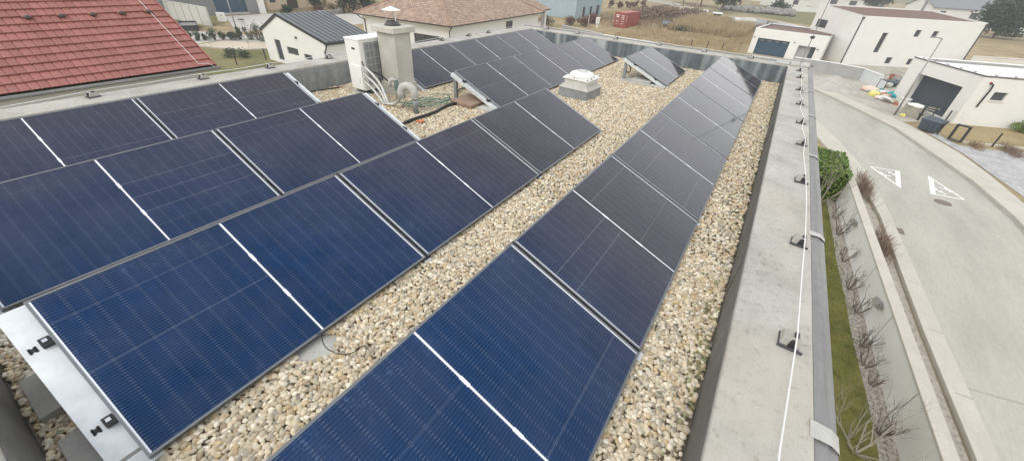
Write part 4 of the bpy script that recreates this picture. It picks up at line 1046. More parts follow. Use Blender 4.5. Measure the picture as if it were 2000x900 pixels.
# ---- low grey wall, metal panel, sand heap, debris
def wall_run(pts, z1, th, name, label, mat, cap='whiteroof', z0=GZ-.05):
    r = empty(name, (*pts[0], GZ), 0, label, 'wall')
    mb = MB(); cb = MB()
    for (a, b) in zip(pts, pts[1:]):
        a = Vector(a); b = Vector(b); d = (b-a).normalized(); n_ = Vector((-d.y,d.x))*th/2
        q = [tuple(a-n_), tuple(b-n_), tuple(b+n_), tuple(a+n_)]; mb.prism(q, z0, z1)
        n2 = n_*1.35; q = [tuple(a-n2), tuple(b-n2), tuple(b+n2), tuple(a+n2)]; cb.prism(q, z1+.002, z1+.07)
    o = mb.build('wall_panel', M[mat], None, at=(0,0,0)); o.parent = r; o.location = -r.location
    o = cb.build('coping', M[cap], None, at=(0,0,0)); o.parent = r; o.location = -r.location
    return r
wall_run([(61.5,-2.0),(61.3,-5.6),(60.15,-8.85)], -5.75, .25, 'low_wall', 'low grey boundary wall with white coping behind the sand heap', 'midconc')
pm = empty('metal_hoarding', (60.1,-8.9,GZ), 0, 'pale grey sheet-metal hoarding panel leaning at the end of the low wall', 'hoarding')
mb = MB(); a = Vector((60.1,-8.95)); b = Vector((57.2,-10.2)); d = (b-a); n_ = Vector((-d.y,d.x)).normalized()*.06
mb.prism([tuple(a-n_),tuple(b-n_),tuple(b+n_),tuple(a+n_)], GZ, -5.8); o = mb.build('sheet', M['galv'], None, at=(0,0,0)); o.parent = pm; o.location = -pm.location
mb = MB()
for t in (0,.5,1.): q = a+d*t; mb.box(q.x-.05,q.x+.05,q.y-.12,q.y-.04,GZ,-5.78)
mb.prism([tuple(a-n_*2),tuple(b-n_*2),tuple(b+n_*2),tuple(a+n_*2)], -5.798, -5.73); o = mb.build('top_rail', M['whiteroof'], None, at=(0,0,0)); o.parent = pm; o.location = -pm.location
gm = empty('barrier_frame', (56.2,-10.35,GZ), .4, 'thin dark metal barrier frame standing by the hoarding', 'barrier')
mb = MB(); mb.tube([(-.55,0,0),(-.55,0,.95),(.55,0,.95),(.55,0,0)], .035, 6); mb.build('frame', M['post'], gm)
mb = MB(); mb.quad((-.5,0,.1),(.5,0,.1),(.5,0,.9),(-.5,0,.9)); mb.box(-.5,.5,-.01,.01,.12,.9); mb.build('infill', M['galv'], gm)
# sand heap
nx = 36; vs = []; fs = []
for j in range(nx):
    for i in range(nx):
        u, v = i/(nx-1)*2-1, j/(nx-1)*2-1; rr0 = math.hypot(u,v)
        z = .95*max(0, 1-rr0**2)**1.2*(1+.16*math.sin(5*u+2)+.12*math.cos(6*v+u*3)+.06*math.sin(13*u+7*v))
        vs.append((54.2+u*4.6+v*-1.1, -6.1+v*2.3+u*.5, GZ-.03+z*.85))
for j in range(nx-1):
    for i in range(nx-1): fs.append((j*nx+i,j*nx+i+1,(j+1)*nx+i+1,(j+1)*nx+i))
mb = MB(); mb.add(vs, fs); tagp(mb.build('sand_heap', M['sand'], None, True, at=(53.9,-6.3,GZ)), 'heap of pale sand on the verge in front of the low grey wall', 'sand heap')
struct(MB().sheet([(43,-10.4),(47.8,-7.8),(52.2,-5.3),(58,1.5),(69,3),(69,-5),(71,-7.6),(80.5,-21.6),(70,-27),(52.5,-11.4),(45.6,-14.2),(44.5,-12.0)], GZ+S), 'dirt_yard', 'dirt')

def lump(x, y, rx, ry, rz, mat, name, label, cat, rot=0, z=GZ, seed=0, grp=None):
    v, f = ico(2); r_ = random.Random(seed); d = [Vector((r_.gauss(0,1),r_.gauss(0,1),r_.gauss(0,1))).normalized() for _ in range(5)]
    mb = MB(); ps = []
    for q in v:
        q = Vector(q); k = 1+sum(.20*max(-1,min(1,q.dot(e)*2.5)) for e in d)+r_.uniform(-.10,.10)
        w = Vector((q.x*rx*k, q.y*ry*k, max(-.8,q.z)*rz*k)); w.rotate(Matrix.Rotation(rot,3,'Z')); ps.append((x+w.x, y+w.y, z+rz*.6+w.z*.8))
    mb.add(ps, [tuple(t) for t in f]); return tagp(mb.build(name, M[mat], None, False, at=(x,y,z)), label, cat, grp)
lump(53.0,-9.6,0.61,0.45,0.36,'teal','debris_bag','small teal plastic bag at the left of the debris pile','bag',.4,seed=1)
lump(53.0,-10.9,1.01,0.55,0.52,'teal','debris_bag','large teal plastic bag slumped against the white garage wall','bag',.9,seed=2)
lump(51.9,-9.55,0.46,0.39,0.34,'yellow','debris_bag','pale yellow bag in the middle of the debris pile','bag',.2,seed=3)
lump(54.2,-9.5,0.68,0.44,0.36,'peach','debris_bag','pale peach bag at the back left of the debris pile','bag',1.,seed=4)
lump(51.3,-9.9,0.51,0.39,0.26,'bagwhite','debris_bag','crumpled white bag between yellow bag and white board','bag',.1,seed=5)
lump(53.3,-10.3,0.57,0.39,0.39,'bagwhite','debris_bag','white bag behind the teal bags on the debris pile','bag',2.,seed=6)
lump(55.0,-9.4,0.54,0.39,0.29,'bagwhite','debris_bag','small white bag at the far left edge of the debris pile','bag',.7,seed=7)
lump(52.0,-10.3,0.49,0.36,0.29,'terracotta','debris_bag','tan brown sack in the debris pile under the large teal bag','bag',.7,seed=8)
for k in range(26):
    x, y = 52.3+RNG.normal(0,1.2), -10.0+RNG.normal(0,.55); mk_ = ['bagwhite','teal','peach','wood','paverlight','terracotta','bagwhite','yellow'][k%8]
    mb = MB(); mb.cbox((x,y,GZ+.1+.25*random.random()), random.uniform(.2,.6), random.uniform(.1,.3), random.uniform(.03,.15), random.uniform(0,3), random.uniform(-.5,.5))
    tagp(mb.build('debris_scrap', M[mk_], at=(x,y,GZ)), 'small scrap of board or plastic scattered on the debris pile by the white garage', 'scrap', 'scraps on the debris pile')
mb = MB(); mb.cbox((50.0,-10.25,GZ+.30), 1.0,.75,.16,.5,.5); tagp(mb.build('insulation_board', M['bagwhite'], at=(50,-10.25,GZ)), 'white insulation board tilted at the front of the debris pile', 'board')
for k, (x, y) in enumerate(((49.7,-10.95),(49.45,-10.82),(49.95,-10.8))):
    mb = MB(); mb.cbox((x,y,GZ+.12), .36,.24,.24,.3*k); tagp(mb.build('clay_block', M['terracotta'], at=(x,y,GZ)), 'orange clay block stacked between white board and white tub', 'brick', 'orange clay blocks by the tub')
mb = MB(); mb.lathe((49.5,-11.3,GZ), [(.36,0),(.42,.62),(.46,.64),(.46,.70),(.40,.70)], 20); tagp(mb.build('plastic_tub', M['bagwhite'], at=(49.5,-11.3,GZ)), 'tall white plastic tub behind the lamp post', 'tub')
cr = empty('wooden_crate', (45.9,-11.35,GZ), .42, 'weathered grey wooden crate with white sack on top beside the lamp post', 'crate')
mb = MB()
for i in range(5): mb.box(-.55+i*.225,-.55+i*.225+.2,-.45,-.42,.02,.85); mb.box(-.55+i*.225,-.55+i*.225+.2,.42,.45,.02,.85)
for i in range(4): mb.box(-.57,-.551,-.42+i*.22,-.42+i*.22+.19,.02,.85); mb.box(.551,.57,-.42+i*.22,-.42+i*.22+.19,.02,.85)
mb.box(-.54,.54,-.41,.41,.0,.78); mb.build('slats', M['wood'], cr)
lump(45.95,-11.35,.55,.42,.16,'bagwhite','cement_sack','white sack lying on top of the weathered wooden crate','sack',.4,z=GZ+.80,seed=11)
lump(45.3,-10.75,.22,.16,.14,'yellow','small_sack','small pale yellow sack at the foot of the wooden crate','sack',.4,seed=12)
for k in range(3):
    mb = MB(); mb.cbox((46.8+.25*k,-12.2-.2*k,GZ+.45+.1*k), 1.3,.18,.06,.3+.5*k,.2); tagp(mb.build('timber_plank', M['wood'], at=(46.8,-12.2,GZ)), 'pale timber plank lying loose behind the wooden crate', 'plank', 'loose planks by the crate')
pb_ = MB(); pb_.box(44.62,44.74,-11.72,-11.60,GZ,GZ+1.1); pb_.box(44.3,45.1,-11.73,-11.6,GZ+1.102,GZ+1.16); pb_.box(44.5,44.9,-11.76,-11.56,GZ+.4,GZ+.55)
tagp(pb_.build('dark_post', M['post'], at=(44.7,-11.6,GZ)), 'dark short post with crossbar between crate and blue-grey bin', 'post')
for i,(x,y,rx,rz,m_,lab) in enumerate(((61.5,-12.3,.8,.4,'stone','grey rubble heap beside the white garage building'),(63.5,-12.6,.9,.45,'terracotta','brown rubble heap in front of the two-storey house wall'),(59.6,-11.6,.6,.35,'bin','dark tarpaulin bundle on the rubble beside the garage building'),(58.3,-11.2,.5,.3,'paverlight','pale rubble heap behind the hoarding'))):
    lump(x,y,rx,.6,rz,m_,'rubble_heap',lab,'rubble',.3*i,seed=20+i)
for k in range(4):
    mb = MB(); mb.cbox((62.2+.4*k,-11.2-.45*k,GZ+.6+.12*k), 2.0,.16,.1,-.6+.35*k,.15); tagp(mb.build('timber_plank', M['wood'], at=(62.4,-11.6,GZ)), 'long weathered plank thrown on the rubble heaps by the house', 'plank', 'planks on the rubble')

# lamp post
lp = empty('street_lamp', (45.14,-10.22,GZ), 0, 'slender grey street lamp with short angled arm in front of the white buildings', 'street lamp')
MB().tube([(0,0,0),(0,0,2.2),(0,0,5.9)], [.075,.06,.04], 10).build('pole', M['lampgrey'], lp, True)
MB().tube([(0,0,5.87),(-.12,.25,5.93),(-.2,.5,5.94)], .03, 8).build('arm', M['lampgrey'], lp, True)
mb = MB(); mb.cbox((-.24,.62,5.94), .14,.34,.06,-.35); mb.build('lamp_head', M['lampgrey'], lp, bevel=.015)
# blue-grey bin box
bn = empty('storage_bin', (41.4,-11.75,GZ+.1), math.atan2(-.75,-.66), 'large slate blue plastic storage box with sloping lid on the pavement', 'storage box')
mb = MB(); mb.frustum((0,0,.0), 1.05,.72,1.2,.86,.70); mb.build('body', M['bin'], bn, bevel=.03)
mb = MB(); mb.add([(-.64,-.46,.705),(.64,-.46,.705),(.64,.46,.705),(-.64,.46,.705),(-.64,-.46,.76),(.64,-.46,.76),(.64,.46,.90),(-.64,.46,.90)], [(0,3,2,1),(4,5,6,7),(0,1,5,4),(1,2,6,5),(2,3,7,6),(3,0,4,7)]); mb.build('lid', M['bin'], bn, bevel=.03)
mb = MB()
for x in (-.35,.0,.35): mb.box(x-.02,x+.02,-.455,-.425,.1,.6)
mb.build('rib', M['bin'], bn)
# gate frame and fences
gf = empty('gate_frame', (39.7,-12.9,GZ+.1), math.atan2(-.49,-.34), 'dark rectangular metal gate frame standing alone at the pavement edge', 'gate frame')
mb = MB()
for x in (-.34,.34): mb.box(x-.05,x+.05,-.12,.12,0,1.1)
mb.box(-.29,.29,-.11,.11,1.02,1.1); mb.box(-.29,.29,-.11,.11,0,.06); mb.build('frame', M['post'], gf)
MB().quad((-.29,.0,.06),(.29,.0,.06),(.29,.0,1.02),(-.29,.0,1.02)).build('mesh_infill', M['glass'], gf) if False else None
def fence(pts, h, name, label, cap=None, rails=6):
    r = empty(name, (*pts[0], GZ), 0, label, 'fence')
    for i, q in enumerate(pts):
        mb = MB(); mb.box(q[0]-.04,q[0]+.04,q[1]-.04,q[1]+.04,GZ,GZ+h); o = mb.build('fence_post', M['post'], None, at=(0,0,0)); o.parent = r; o.location = -r.location
    mb = MB()
    for a, b in zip(pts, pts[1:]):
        L_ = math.dist(a,b); k = max(2,int(L_/.16))
        for j in range(rails): z = GZ+.12+(h-.2)*j/(rails-1); mb.tube([(*a,z),(*b,z)], .006, 4, False)
        for j in range(k): t = j/k; x, y = a[0]+(b[0]-a[0])*t, a[1]+(b[1]-a[1])*t; mb.tube([(x,y,GZ+.1),(x,y,GZ+h-.05)], .004, 4, False)
    o = mb.build('wire_mesh', M['lampgrey'], None, at=(0,0,0)); o.parent = r; o.location = -r.location
    return r
fence([(45.2,-13.4),(46.37,-14.3),(47.0,-15.5),(47.94,-16.9),(49.2,-19.3),(50.6,-22),(52,-25)], 1.05, 'mesh_fence', 'grey wire mesh fence with dark posts in front of the white garage wall')
# front yards on the right
struct(MB().sheet([(45.2,-13.4),(40.9,-12.4),(39.0,-13.0),(39.6,-15.3),(41.2,-19),(44,-26),(52,-25),(47.9,-16.9)], GZ+2*S), 'dry_lawn', 'drylawn')
struct(MB().sheet([(41.2,-11.6),(36.7,-12.9),(33.3,-13.4),(29.9,-14.0),(30.6,-15.5),(33.84,-15.5),(39.5,-17.2),(43,-26),(44,-26),(41.2,-19)], GZ+S), 'paved_yard', 'pavers')
struct(MB().sheet([(29.9,-13.6),(26,-14.1),(16,-14.4),(16,-30),(40,-30),(33.84,-15.6),(30.6,-15.6)], GZ+3*S), 'dry_lawn', 'drylawn')
kb = MB(); kb.prism([(39.6,-13.4),(39.8,-13.3),(41.4,-17.0),(44.0,-22.5),(43.8,-22.6),(41.2,-17.1)], GZ, GZ+.14); struct(kb, 'kerb', 'kerb')
kb = MB(); kb.prism([(30.4,-15.45),(30.5,-15.3),(34.0,-15.45),(33.9,-15.62)], GZ, GZ+.10); struct(kb, 'kerb', 'kerb')
tuft(39.3,-14.0,260,.9,.35,.45,'leaftan','dry_grass_clump','tan dry grass clump at the end of the kerb beside the gate frame','grass clump',GZ)
tuft(39.7,-15.9,520,1.5,.5,.4,'drybrown','dry_planting','brown dry planting along the kerb in front of the dry lawn','grass clump',GZ)['kind'] = 'stuff'
mb = MB(); mb.box(40.28-.04,40.28+.04,-15.11,-15.03,GZ,GZ+1.0); tagp(mb.build('fence_post', M['post'], at=(40.3,-15.07,GZ)), 'single dark post standing in the dry planting by the paved yard', 'post')
mb = MB(); mb.box(40.9,40.97,-12.25,-12.18,GZ,GZ+.75); tagp(mb.build('fence_post', M['post'], at=(40.9,-12.2,GZ)), 'short dark stake between storage box and gate frame', 'post')
mb = MB(); mb.box(45.95,46.02,-12.75,-12.68,GZ,GZ+1.0); tagp(mb.build('fence_post', M['post'], at=(46,-12.7,GZ)), 'short dark stake behind the storage box before the garage door', 'post')
def bush(x, y, rx, ry, h, n, size, mat, label, cat='bush', name='bush', grp=None, nc=16, cs=.42, stems=True, z=GZ, taper=0.):
    r = empty(name, (x,y,z), random.uniform(0,6), label, cat, grp)
    leaves(clump(rx,ry,h/2,nc,cs,taper=taper), n, size, M[mat], 'foliage', r)
    if stems:
        mb = MB()
        for k in range(4):
            a = k*1.6+random.random(); branches(mb, (.05*math.cos(a),.05*math.sin(a),0), (math.cos(a)*.4,math.sin(a)*.4,1), h*.6, .03*h, 1, .5, .2, 5)
        mb.build('stem', M['bark'], r)
    return r
bush(47.0,-18.5,.75,.75,.9,900,.08,'leafhedge','yellow-green rounded bush in front of the white garage wall')
bush(46.8,-20.1,.5,.5,1.2,700,.08,'leafdark','small dark evergreen at the right edge by the white wall',taper=.5)
wall_run([(77.5,-21.5),(81,-27.5),(86,-36)], -4.9, .25, 'boundary_wall', 'long low cream wall behind the garages at the right edge', 'cream', 'cream')
# ================================================================== RED-ROOFED NEIGHBOUR (left)
RX, RY, RZ, RP = 5.47, 13.95, -1.0, rad(30)
rh = empty('red_roof_house', (RX, RY, GZ), 0, 'neighbouring house with red wavy tile roof sloping down beside our parapet', 'house')
def rp_(mb, name, mat, parent=None, **k):
    o = mb.build(name, M[mat], None, at=(0,0,0), **k); o.parent = parent or rh
    o.location = -rh.location if parent is None else Vector((0,0,0)); return o
XL = -7.0; CW, CL_, NCO = .166, .270, 18
nw = int((RX-XL)/CW); NS = 10
vs, fs = [], []
def rpt(x, s, n):    # s up the slope, n normal offset
    return (x, RY+s*math.cos(RP)-n*math.sin(RP), RZ+s*math.sin(RP)+n*math.cos(RP))
cols = nw*NS+1
wave = lambda i: .022*(1-abs(2*((i % NS)/NS)-1)**5)
for c in range(NCO):
    for s_, lift in ((c*CL_-.018, .030), (c*CL_-.017, .042), (c*CL_+CL_*.5, .022), ((c+1)*CL_-.016, .006)):
        for i in range(cols): vs.append(rpt(RX-i*CW/NS, s_+.006*math.cos(2*PI*i/NS), lift+wave(i)))
rows_ = NCO*4
for r_ in range(rows_-1):
    for i in range(cols-1): fs.append((r_*cols+i, (r_+1)*cols+i, (r_+1)*cols+i+1, r_*cols+i+1))
mb = MB(); mb.add(vs, fs); roof = rp_(mb, 'roof', 'redtile', smooth=False)
top = NCO*CL_
mb = MB(); a, b = rpt(RX+.0,-.02,-.02), rpt(RX,top,-.02); c_, d_ = rpt(XL,top,-.02), rpt(XL,-.02,-.02); mb.quad(a,b,c_,d_)
yb = RY+2*top*math.cos(RP); mb.quad((RX,yb,RZ),(XL,yb,RZ),c_,b); rp_(mb, 'roof_underlay', 'pipebrown')
mb = MB(); mb.add([rpt(RX+.0,-.03,-.03), rpt(RX+.035,-.03,-.03), rpt(RX+.035,-.03,.055), rpt(RX+.0,-.03,.055), rpt(RX,top,-.03), rpt(RX+.035,top,-.03), rpt(RX+.035,top,.055), rpt(RX,top,.055)],
                  [(0,3,2,1),(4,5,6,7),(0,1,5,4),(1,2,6,5),(2,3,7,6),(3,0,4,7)]); rp_(mb, 'verge', 'redtile')
mb = MB(); mb.tube([(XL,RY-.08,RZ-.055),(RX+.1,RY-.08,RZ-.055)], .048, 10); rp_(mb, 'gutter', 'flash', smooth=True)
mb = MB(); mb.box(XL+.5, RX-.35, RY+.45, yb-.45, GZ, RZ+.15); mb.quad((RX-.35,RY+.45,RZ+.15),(RX-.35,yb-.45,RZ+.15),(RX-.35,RY+top*math.cos(RP),RZ+top*math.sin(RP)-.1)); rp_(mb, 'wall', 'white')
mb = MB(); mb.box(XL, RX, RY+.02, RY+.449, RZ-.08, RZ-.05); rp_(mb, 'soffit', 'pipebrown')
for i in range(13):
    x = 5.05-.62*i; q = Vector(rpt(x, 9*CL_-.055+.0, .055)); mb = MB(); v_, f_ = ico(1)
    mb.add([(q.x+a*.09, q.y+b*.085, q.z+max(c,-.2)*.06) for a,b,c in v_], [tuple(t) for t in f_]); rp_(mb, 'roof_vent', 'redtile', smooth=True)
    mb = MB(); mb.lathe((q.x, q.y-.062, q.z-.014), [(.072,0),(.07,.03),(.04,.058)], 12); rp_(mb, 'vent_mouth', 'pipebrown')
wp2 = [rpt(RX-.40, 0.05+i*.28, .09+.012*(i%2)) for i in range(15)]
o = MB().tube([(RX-.05,RY-.12,RZ-.02), rpt(RX-.16,.02,.08)]+wp2, .0065, 6).build('lightning_wire', M['whitewire'], None, True, at=wp2[0]); tagp(o, 'pale lightning wire running up the red tile roof beside its edge', 'wire')
for i in range(0,15,2): pass

# ================================================================== LEFT BACKGROUND
struct(MB().sheet([(-30,7.5),(60,7.5),(60,30),(27,31),(21,36),(26.5,46),(24.2,46.0),(21.5,47.4),(19,51),(14,66),(-30,70)], GZ+S*.5), 'neighbour_lawn', 'lawnpatch')
struct(MB().sheet([(19.3,52.6),(22.9,53.9),(25.6,49.5),(25.6,46.6),(24.2,46.2),(21.5,47.6)], GZ+S*1.5), 'sand_bed', 'sandbed')
kb = MB(); kb.prism([(19.3,52.6),(21.5,47.5),(24.2,46.1),(25.7,46.5),(25.7,46.35),(24.15,45.9),(21.35,47.35),(19.1,52.5)], GZ, GZ+.12); struct(kb, 'kerb', 'kerb')
struct(MB().sheet([(18.8,54.0),(18.5,62),(23,62.6),(25.5,57.5),(29.5,52),(27,50.2),(25.7,49.6),(22.9,54.1),(20,53.4)], GZ+S), 'pale_path', 'yard')
struct(MB().sheet([(32.2,73.2),(41,73.2),(48.5,67.5),(56,65),(52,40),(45.5,46),(36.5,46.4),(33.5,50),(33,61.3),(29.2,58.6),(26.4,57.9),(29.8,66.2)], GZ+S*1.2), 'concrete_yard', 'yard')
struct(MB().sheet([(41.4,55.8),(45,56),(37.5,46.6),(36.6,46.2),(33.9,47.0)], GZ+S*2), 'dry_lawn', 'drylawn')
struct(MB().sheet([(14,66),(23,62.8),(29,66),(31.9,73),(24,77),(14,80)], GZ+S*1.1), 'green_bank', 'lawnpatch')

# white annex with dark standing seam roof
W_ = empty('white_annex', (21.25,41.6,GZ), -PI/2, 'small white gabled building with dark standing-seam metal roof', 'outbuilding')
LW, DW, zl, za, xa = 9.4, 4.95, 2.6, 4.08, 3.1
hw_ = [(1.70,2.62,.25,2.02),(3.5,5.2,1.02,1.62),(6.0,7.2,.9,1.36)]
mb = MB(); holes_wall(mb, 0, LW, 0, 2.45, 0, hw_, .16); mb.quad((0,0,2.45),(LW,0,2.45),(LW,0,zl),(xa,0,za),(0,0,zl))
mb.quad((0,DW,0),(0,0,0),(0,0,zl),(0,DW,zl)); mb.quad((LW,0,0),(LW,DW,0),(LW,DW,zl),(LW,0,zl)); mb.quad((LW,DW,0),(0,DW,0),(0,DW,zl),(xa,DW,za),(LW,DW,zl)); mb.build('wall', M['white'], W_)
for k, (a,b,c,d) in enumerate(hw_): window(W_, a,b,c,d, 0, .14, 0, 'door' if k == 0 else 'window', gm='door' if k == 0 else 'glass')
def slab_roof(x0,z0,x1,z1,y0,y1,t=.14):
    mb = MB(); d = Vector((x1-x0,0,z1-z0)).normalized(); n_ = Vector((-d.z,0,d.x)); n_ = n_ if n_.z > 0 else -n_
    P_ = [Vector((x0,y0,z0)),Vector((x1,y0,z1)),Vector((x1,y1,z1)),Vector((x0,y1,z0))]; Q = [q+n_*t for q in P_]
    mb.add(P_+Q, [(0,3,2,1),(4,5,6,7),(0,1,5,4),(1,2,6,5),(2,3,7,6),(3,0,4,7)]); return mb, n_
mb, n1 = slab_roof(xa, za+.0, LW+.12, zl-.03, -.06, DW+.06); r1 = mb.build('roof', M['seam'], W_)
mb2, n2 = slab_roof(-.10, zl-.06, xa-.03, za-.02, -.06, DW+.06); mb2.build('roof', M['seam'], W_)
sm = MB()
for k in range(11):
    y = -.05+k*(DW+.06)/10; q0_ = Vector((xa,y,za))+n1*.14; q1_ = Vector((LW+.12,y,zl-.03))+n1*.14
    sm.add([q0_, q1_, q1_+Vector((0,.045,0)), q0_+Vector((0,.045,0)), q0_+n1*.05, q1_+n1*.05, q1_+n1*.05+Vector((0,.045,0)), q0_+n1*.05+Vector((0,.045,0))], [(4,5,6,7),(0,1,5,4),(1,2,6,5),(2,3,7,6),(3,0,4,7)])
s_o = sm.build('seam', M['pipegrey'], W_)
ed = MB(); q0_ = Vector((xa,-.065,za-.03)); q1_ = Vector((LW+.14,-.065,zl-.06)); q2_ = Vector((-.12,-.065,zl-.09))
for a, b in ((q0_,q1_),(q2_,q0_)):
    ed.add([a,b,b+Vector((0,0,.22)),a+Vector((0,0,.22)),a+Vector((0,-.03,0)),b+Vector((0,-.03,0)),b+Vector((0,-.03,.22)),a+Vector((0,-.03,.22))], [(0,1,2,3),(7,6,5,4),(0,4,5,1),(3,2,6,7),(0,3,7,4),(1,5,6,2)])
ed.build('verge', M['post'], W_)
MB().tube([(LW+.17,-.05,zl-.08),(LW+.17,DW+.05,zl-.08)], .06, 8).build('gutter', M['post'], W_)
MB().tube([(LW+.15,.05,zl-.12),(LW+.06,-.05,zl-.5),(LW-.1,-.07,zl-.65),(LW-.1,-.07,0)], .05, 8).build('downpipe', M['post'], W_)
MB().box(5.35,5.52,-.12,-.004,2.5,2.66).build('wall_lamp', M['pipegrey'], W_)

# hip-roofed bungalow
H_ = empty('hip_roof_bungalow', (36.8,31.7,GZ), rad(4.2), 'white bungalow with brown mottled tiled hip roof behind the chimney', 'bungalow')
LX, LY, ze = 25.2, 15.0, 2.8; rhh = 3.6; hh_ = LY/2
mb = MB(); holes_wall(mb, .7, LX-.7, -.3, ze-.1, .7, [(14,16,.8,2.2)], .15)
# wall facing the camera's left (x = .7)
def wx(mb, x, y0, y1, z0, z1, holes):
    ys = sorted({y0,y1,*[h[0] for h in holes],*[h[1] for h in holes]}); zs = sorted({z0,z1,*[h[2] for h in holes],*[h[3] for h in holes]})
    for a, b in zip(ys, ys[1:]):
        for c, d in zip(zs, zs[1:]):
            if any(h[0] < (a+b)/2 < h[1] and h[2] < (c+d)/2 < h[3] for h in holes): continue
            mb.quad((x,a,c),(x,b,c),(x,b,d),(x,a,d))
    for a,b,c,d in holes:
        mb.quad((x,a,c),(x+.15,a,c),(x+.15,a,d),(x,a,d)); mb.quad((x,b,c),(x,b,d),(x+.15,b,d),(x+.15,b,c)); mb.quad((x,a,d),(x+.15,a,d),(x+.15,b,d),(x,b,d)); mb.quad((x,a,c),(x,b,c),(x+.15,b,c),(x+.15,a,c))
wx(mb, .7, .7, LY-.7, -.3, ze-.1, [(2.0,6.0,.2,1.45)])
mb.quad((LX-.7,.7,-.3),(LX-.7,LY-.7,-.3),(LX-.7,LY-.7,ze-.1),(LX-.7,.7,ze-.1)); mb.quad((.7,LY-.7,-.3),(LX-.7,LY-.7,-.3),(LX-.7,LY-.7,ze-.1),(.7,LY-.7,ze-.1)); mb.build('wall', M['white'], H_)
fo = MB()
for y in (2.0,3.3,4.65,5.92): fo.box(.80,.86,y,y+.08,.2,1.45)
fo.box(.80,.86,2.0,6.0,1.37,1.45); fo.box(.80,.86,2.0,6.0,.2,.28); fw_ = fo.build('window', M['winframe'], H_)
MB().quad((.845,2,.2),(.845,6,.2),(.845,6,1.45),(.845,2,1.45)).build('pane', M['glass'], fw_)
window(H_, 14,16,.8,2.2,.7,.12,1)
def roofface(mb, pts, uax, o):
    pts = [Vector(q) for q in pts]; n_ = (pts[1]-pts[0]).cross(pts[2]-pts[0]).normalized(); u = Vector(uax).normalized(); v = n_.cross(u)
    mb.quad(*pts, uv=[((q-pts[0]).dot(u)+o, (q-pts[0]).dot(v)) for q in pts])
mb = MB(); A_,B_,C_,D_ = (0,0,ze),(LX,0,ze),(LX,LY,ze),(0,LY,ze); E_,F_ = (hh_,hh_,ze+rhh),(LX-hh_,hh_,ze+rhh)
roofface(mb,[A_,B_,F_,E_],(1,0,0),0); roofface(mb,[B_,C_,F_],(0,1,0),3); roofface(mb,[C_,D_,E_,F_],(-1,0,0),1); roofface(mb,[D_,A_,E_],(0,-1,0),2)
mb.build('roof', M['hiptile'], H_)
rg_ = MB()
for a, b in ((A_,E_),(B_,F_),(C_,F_),(D_,E_),(E_,F_)): rg_.tube([Vector(a)+Vector((0,0,.03)),Vector(b)+Vector((0,0,.03))], .10, 8)
rg_.build('ridge_tiles', M['hiptile'] if False else simple('ridge_tile', (.34,.21,.15), .8, 0, .25, 4), H_)
mb = MB(); mb.box(.12,LX-.12,.12,LY-.12,ze-.16,ze-.03); mb.build('soffit', M['cream'], H_)
mb = MB(); mb.box(-.10,LX+.1,-.10,.0,ze-.13,ze-.01); mb.box(-.10,.0,.002,LY+.1,ze-.13,ze-.01); mb.build('gutter', M['pipebrown'], H_)
for pts in ([(-.04,LY-.6,ze-.1),(.2,LY-.9,ze-.45),(.62,LY-1.1,ze-.65),(.64,LY-1.1,-.3)], [(.2,-.06,ze-.1),(.35,.2,ze-.4),(.64,.62,ze-.62),(.64,.62,-.3)]):
    MB().tube(pts, .06, 8).build('downpipe', M['pipebrown'], H_)
po = MB(); px0, px1 = LX-.3, LX+6.2
roofface(po,[(px0,1.6,ze-.02),(px1,1.6,ze-.02),(px1-1.5,5.2,ze+1.6),(px0,5.2,ze+1.6)],(1,0,0),0); roofface(po,[(px1,1.6,ze-.02),(px1,8,ze-.02),(px1-1.5,5.2,ze+1.6)],(0,1,0),0); po.build('porch_roof', M['hiptile'], H_)
mb = MB(); mb.box(px0,px1-.1,1.7,7.9,ze-.30,ze-.03); mb.build('porch_beam', M['white'], H_)
mb = MB(); mb.box(px0,px1+.04,1.52,1.6,ze-.14,ze-.01); mb.build('gutter', M['pipebrown'], H_)
mb = MB(); mb.box(px1-1.6,px1-.9,1.9,2.6,-.3,ze-.30); mb.build('porch_column', M['white'], H_)
mb = MB(); mb.box(px0,px1-2.4,2.2,2.45,-.3,.85); mb.build('porch_wall', M['white'], H_)
# pale blue two-storey building
B_r = empty('blue_building', (83.5,37.9,GZ), rad(-2), 'pale blue brick building with three tall narrow windows behind the bungalow', 'building')
mb = MB(); hb = [(3.3,4.5,.1,2.05),(6.75,8.0,.1,2.05),(10.1,11.8,.0,2.15)]; LB = 12.8
us = sorted({0,LB,*[h[0] for h in hb],*[h[1] for h in hb]}); zs = sorted({-.2,7.2,*[h[2] for h in hb],*[h[3] for h in hb]})
for a, b in zip(us, us[1:]):
    for c, d in zip(zs, zs[1:]):
        if any(h[0] < (a+b)/2 < h[1] and h[2] < (c+d)/2 < h[3] for h in hb): continue
        mb.quad((a,0,c),(b,0,c),(b,0,d),(a,0,d), uv=[(a,c),(b,c),(b,d),(a,d)])
for a,b,c,d in hb:
    for q in (((a,0,c),(a,.2,c),(a,.2,d),(a,0,d)),((b,0,c),(b,.2,c),(b,.2,d),(b,0,d)),((a,0,d),(b,0,d),(b,.2,d),(a,.2,d)),((a,0,c),(b,0,c),(b,.2,c),(a,.2,c))): mb.quad(*q, uv=[(0,0)]*4)
mb.build('wall', M['bluebrick'], B_r)
mb = MB(); mb.quad((0,22,-.2),(0,0,-.2),(0,0,7.2),(0,22,7.2)); mb.quad((LB,0,-.2),(LB,22,-.2),(LB,22,7.2),(LB,0,7.2)); mb.quad((0,22,-.2),(LB,22,-.2),(LB,22,7.2),(0,22,7.2)); mb.quad((0,0,7.2),(LB,0,7.2),(LB,22,7.2),(0,22,7.2)); mb.build('side_wall', M['bluewall'], B_r)
for a,b,c,d in hb: window(B_r,a,b,c,d,0,.18,1)
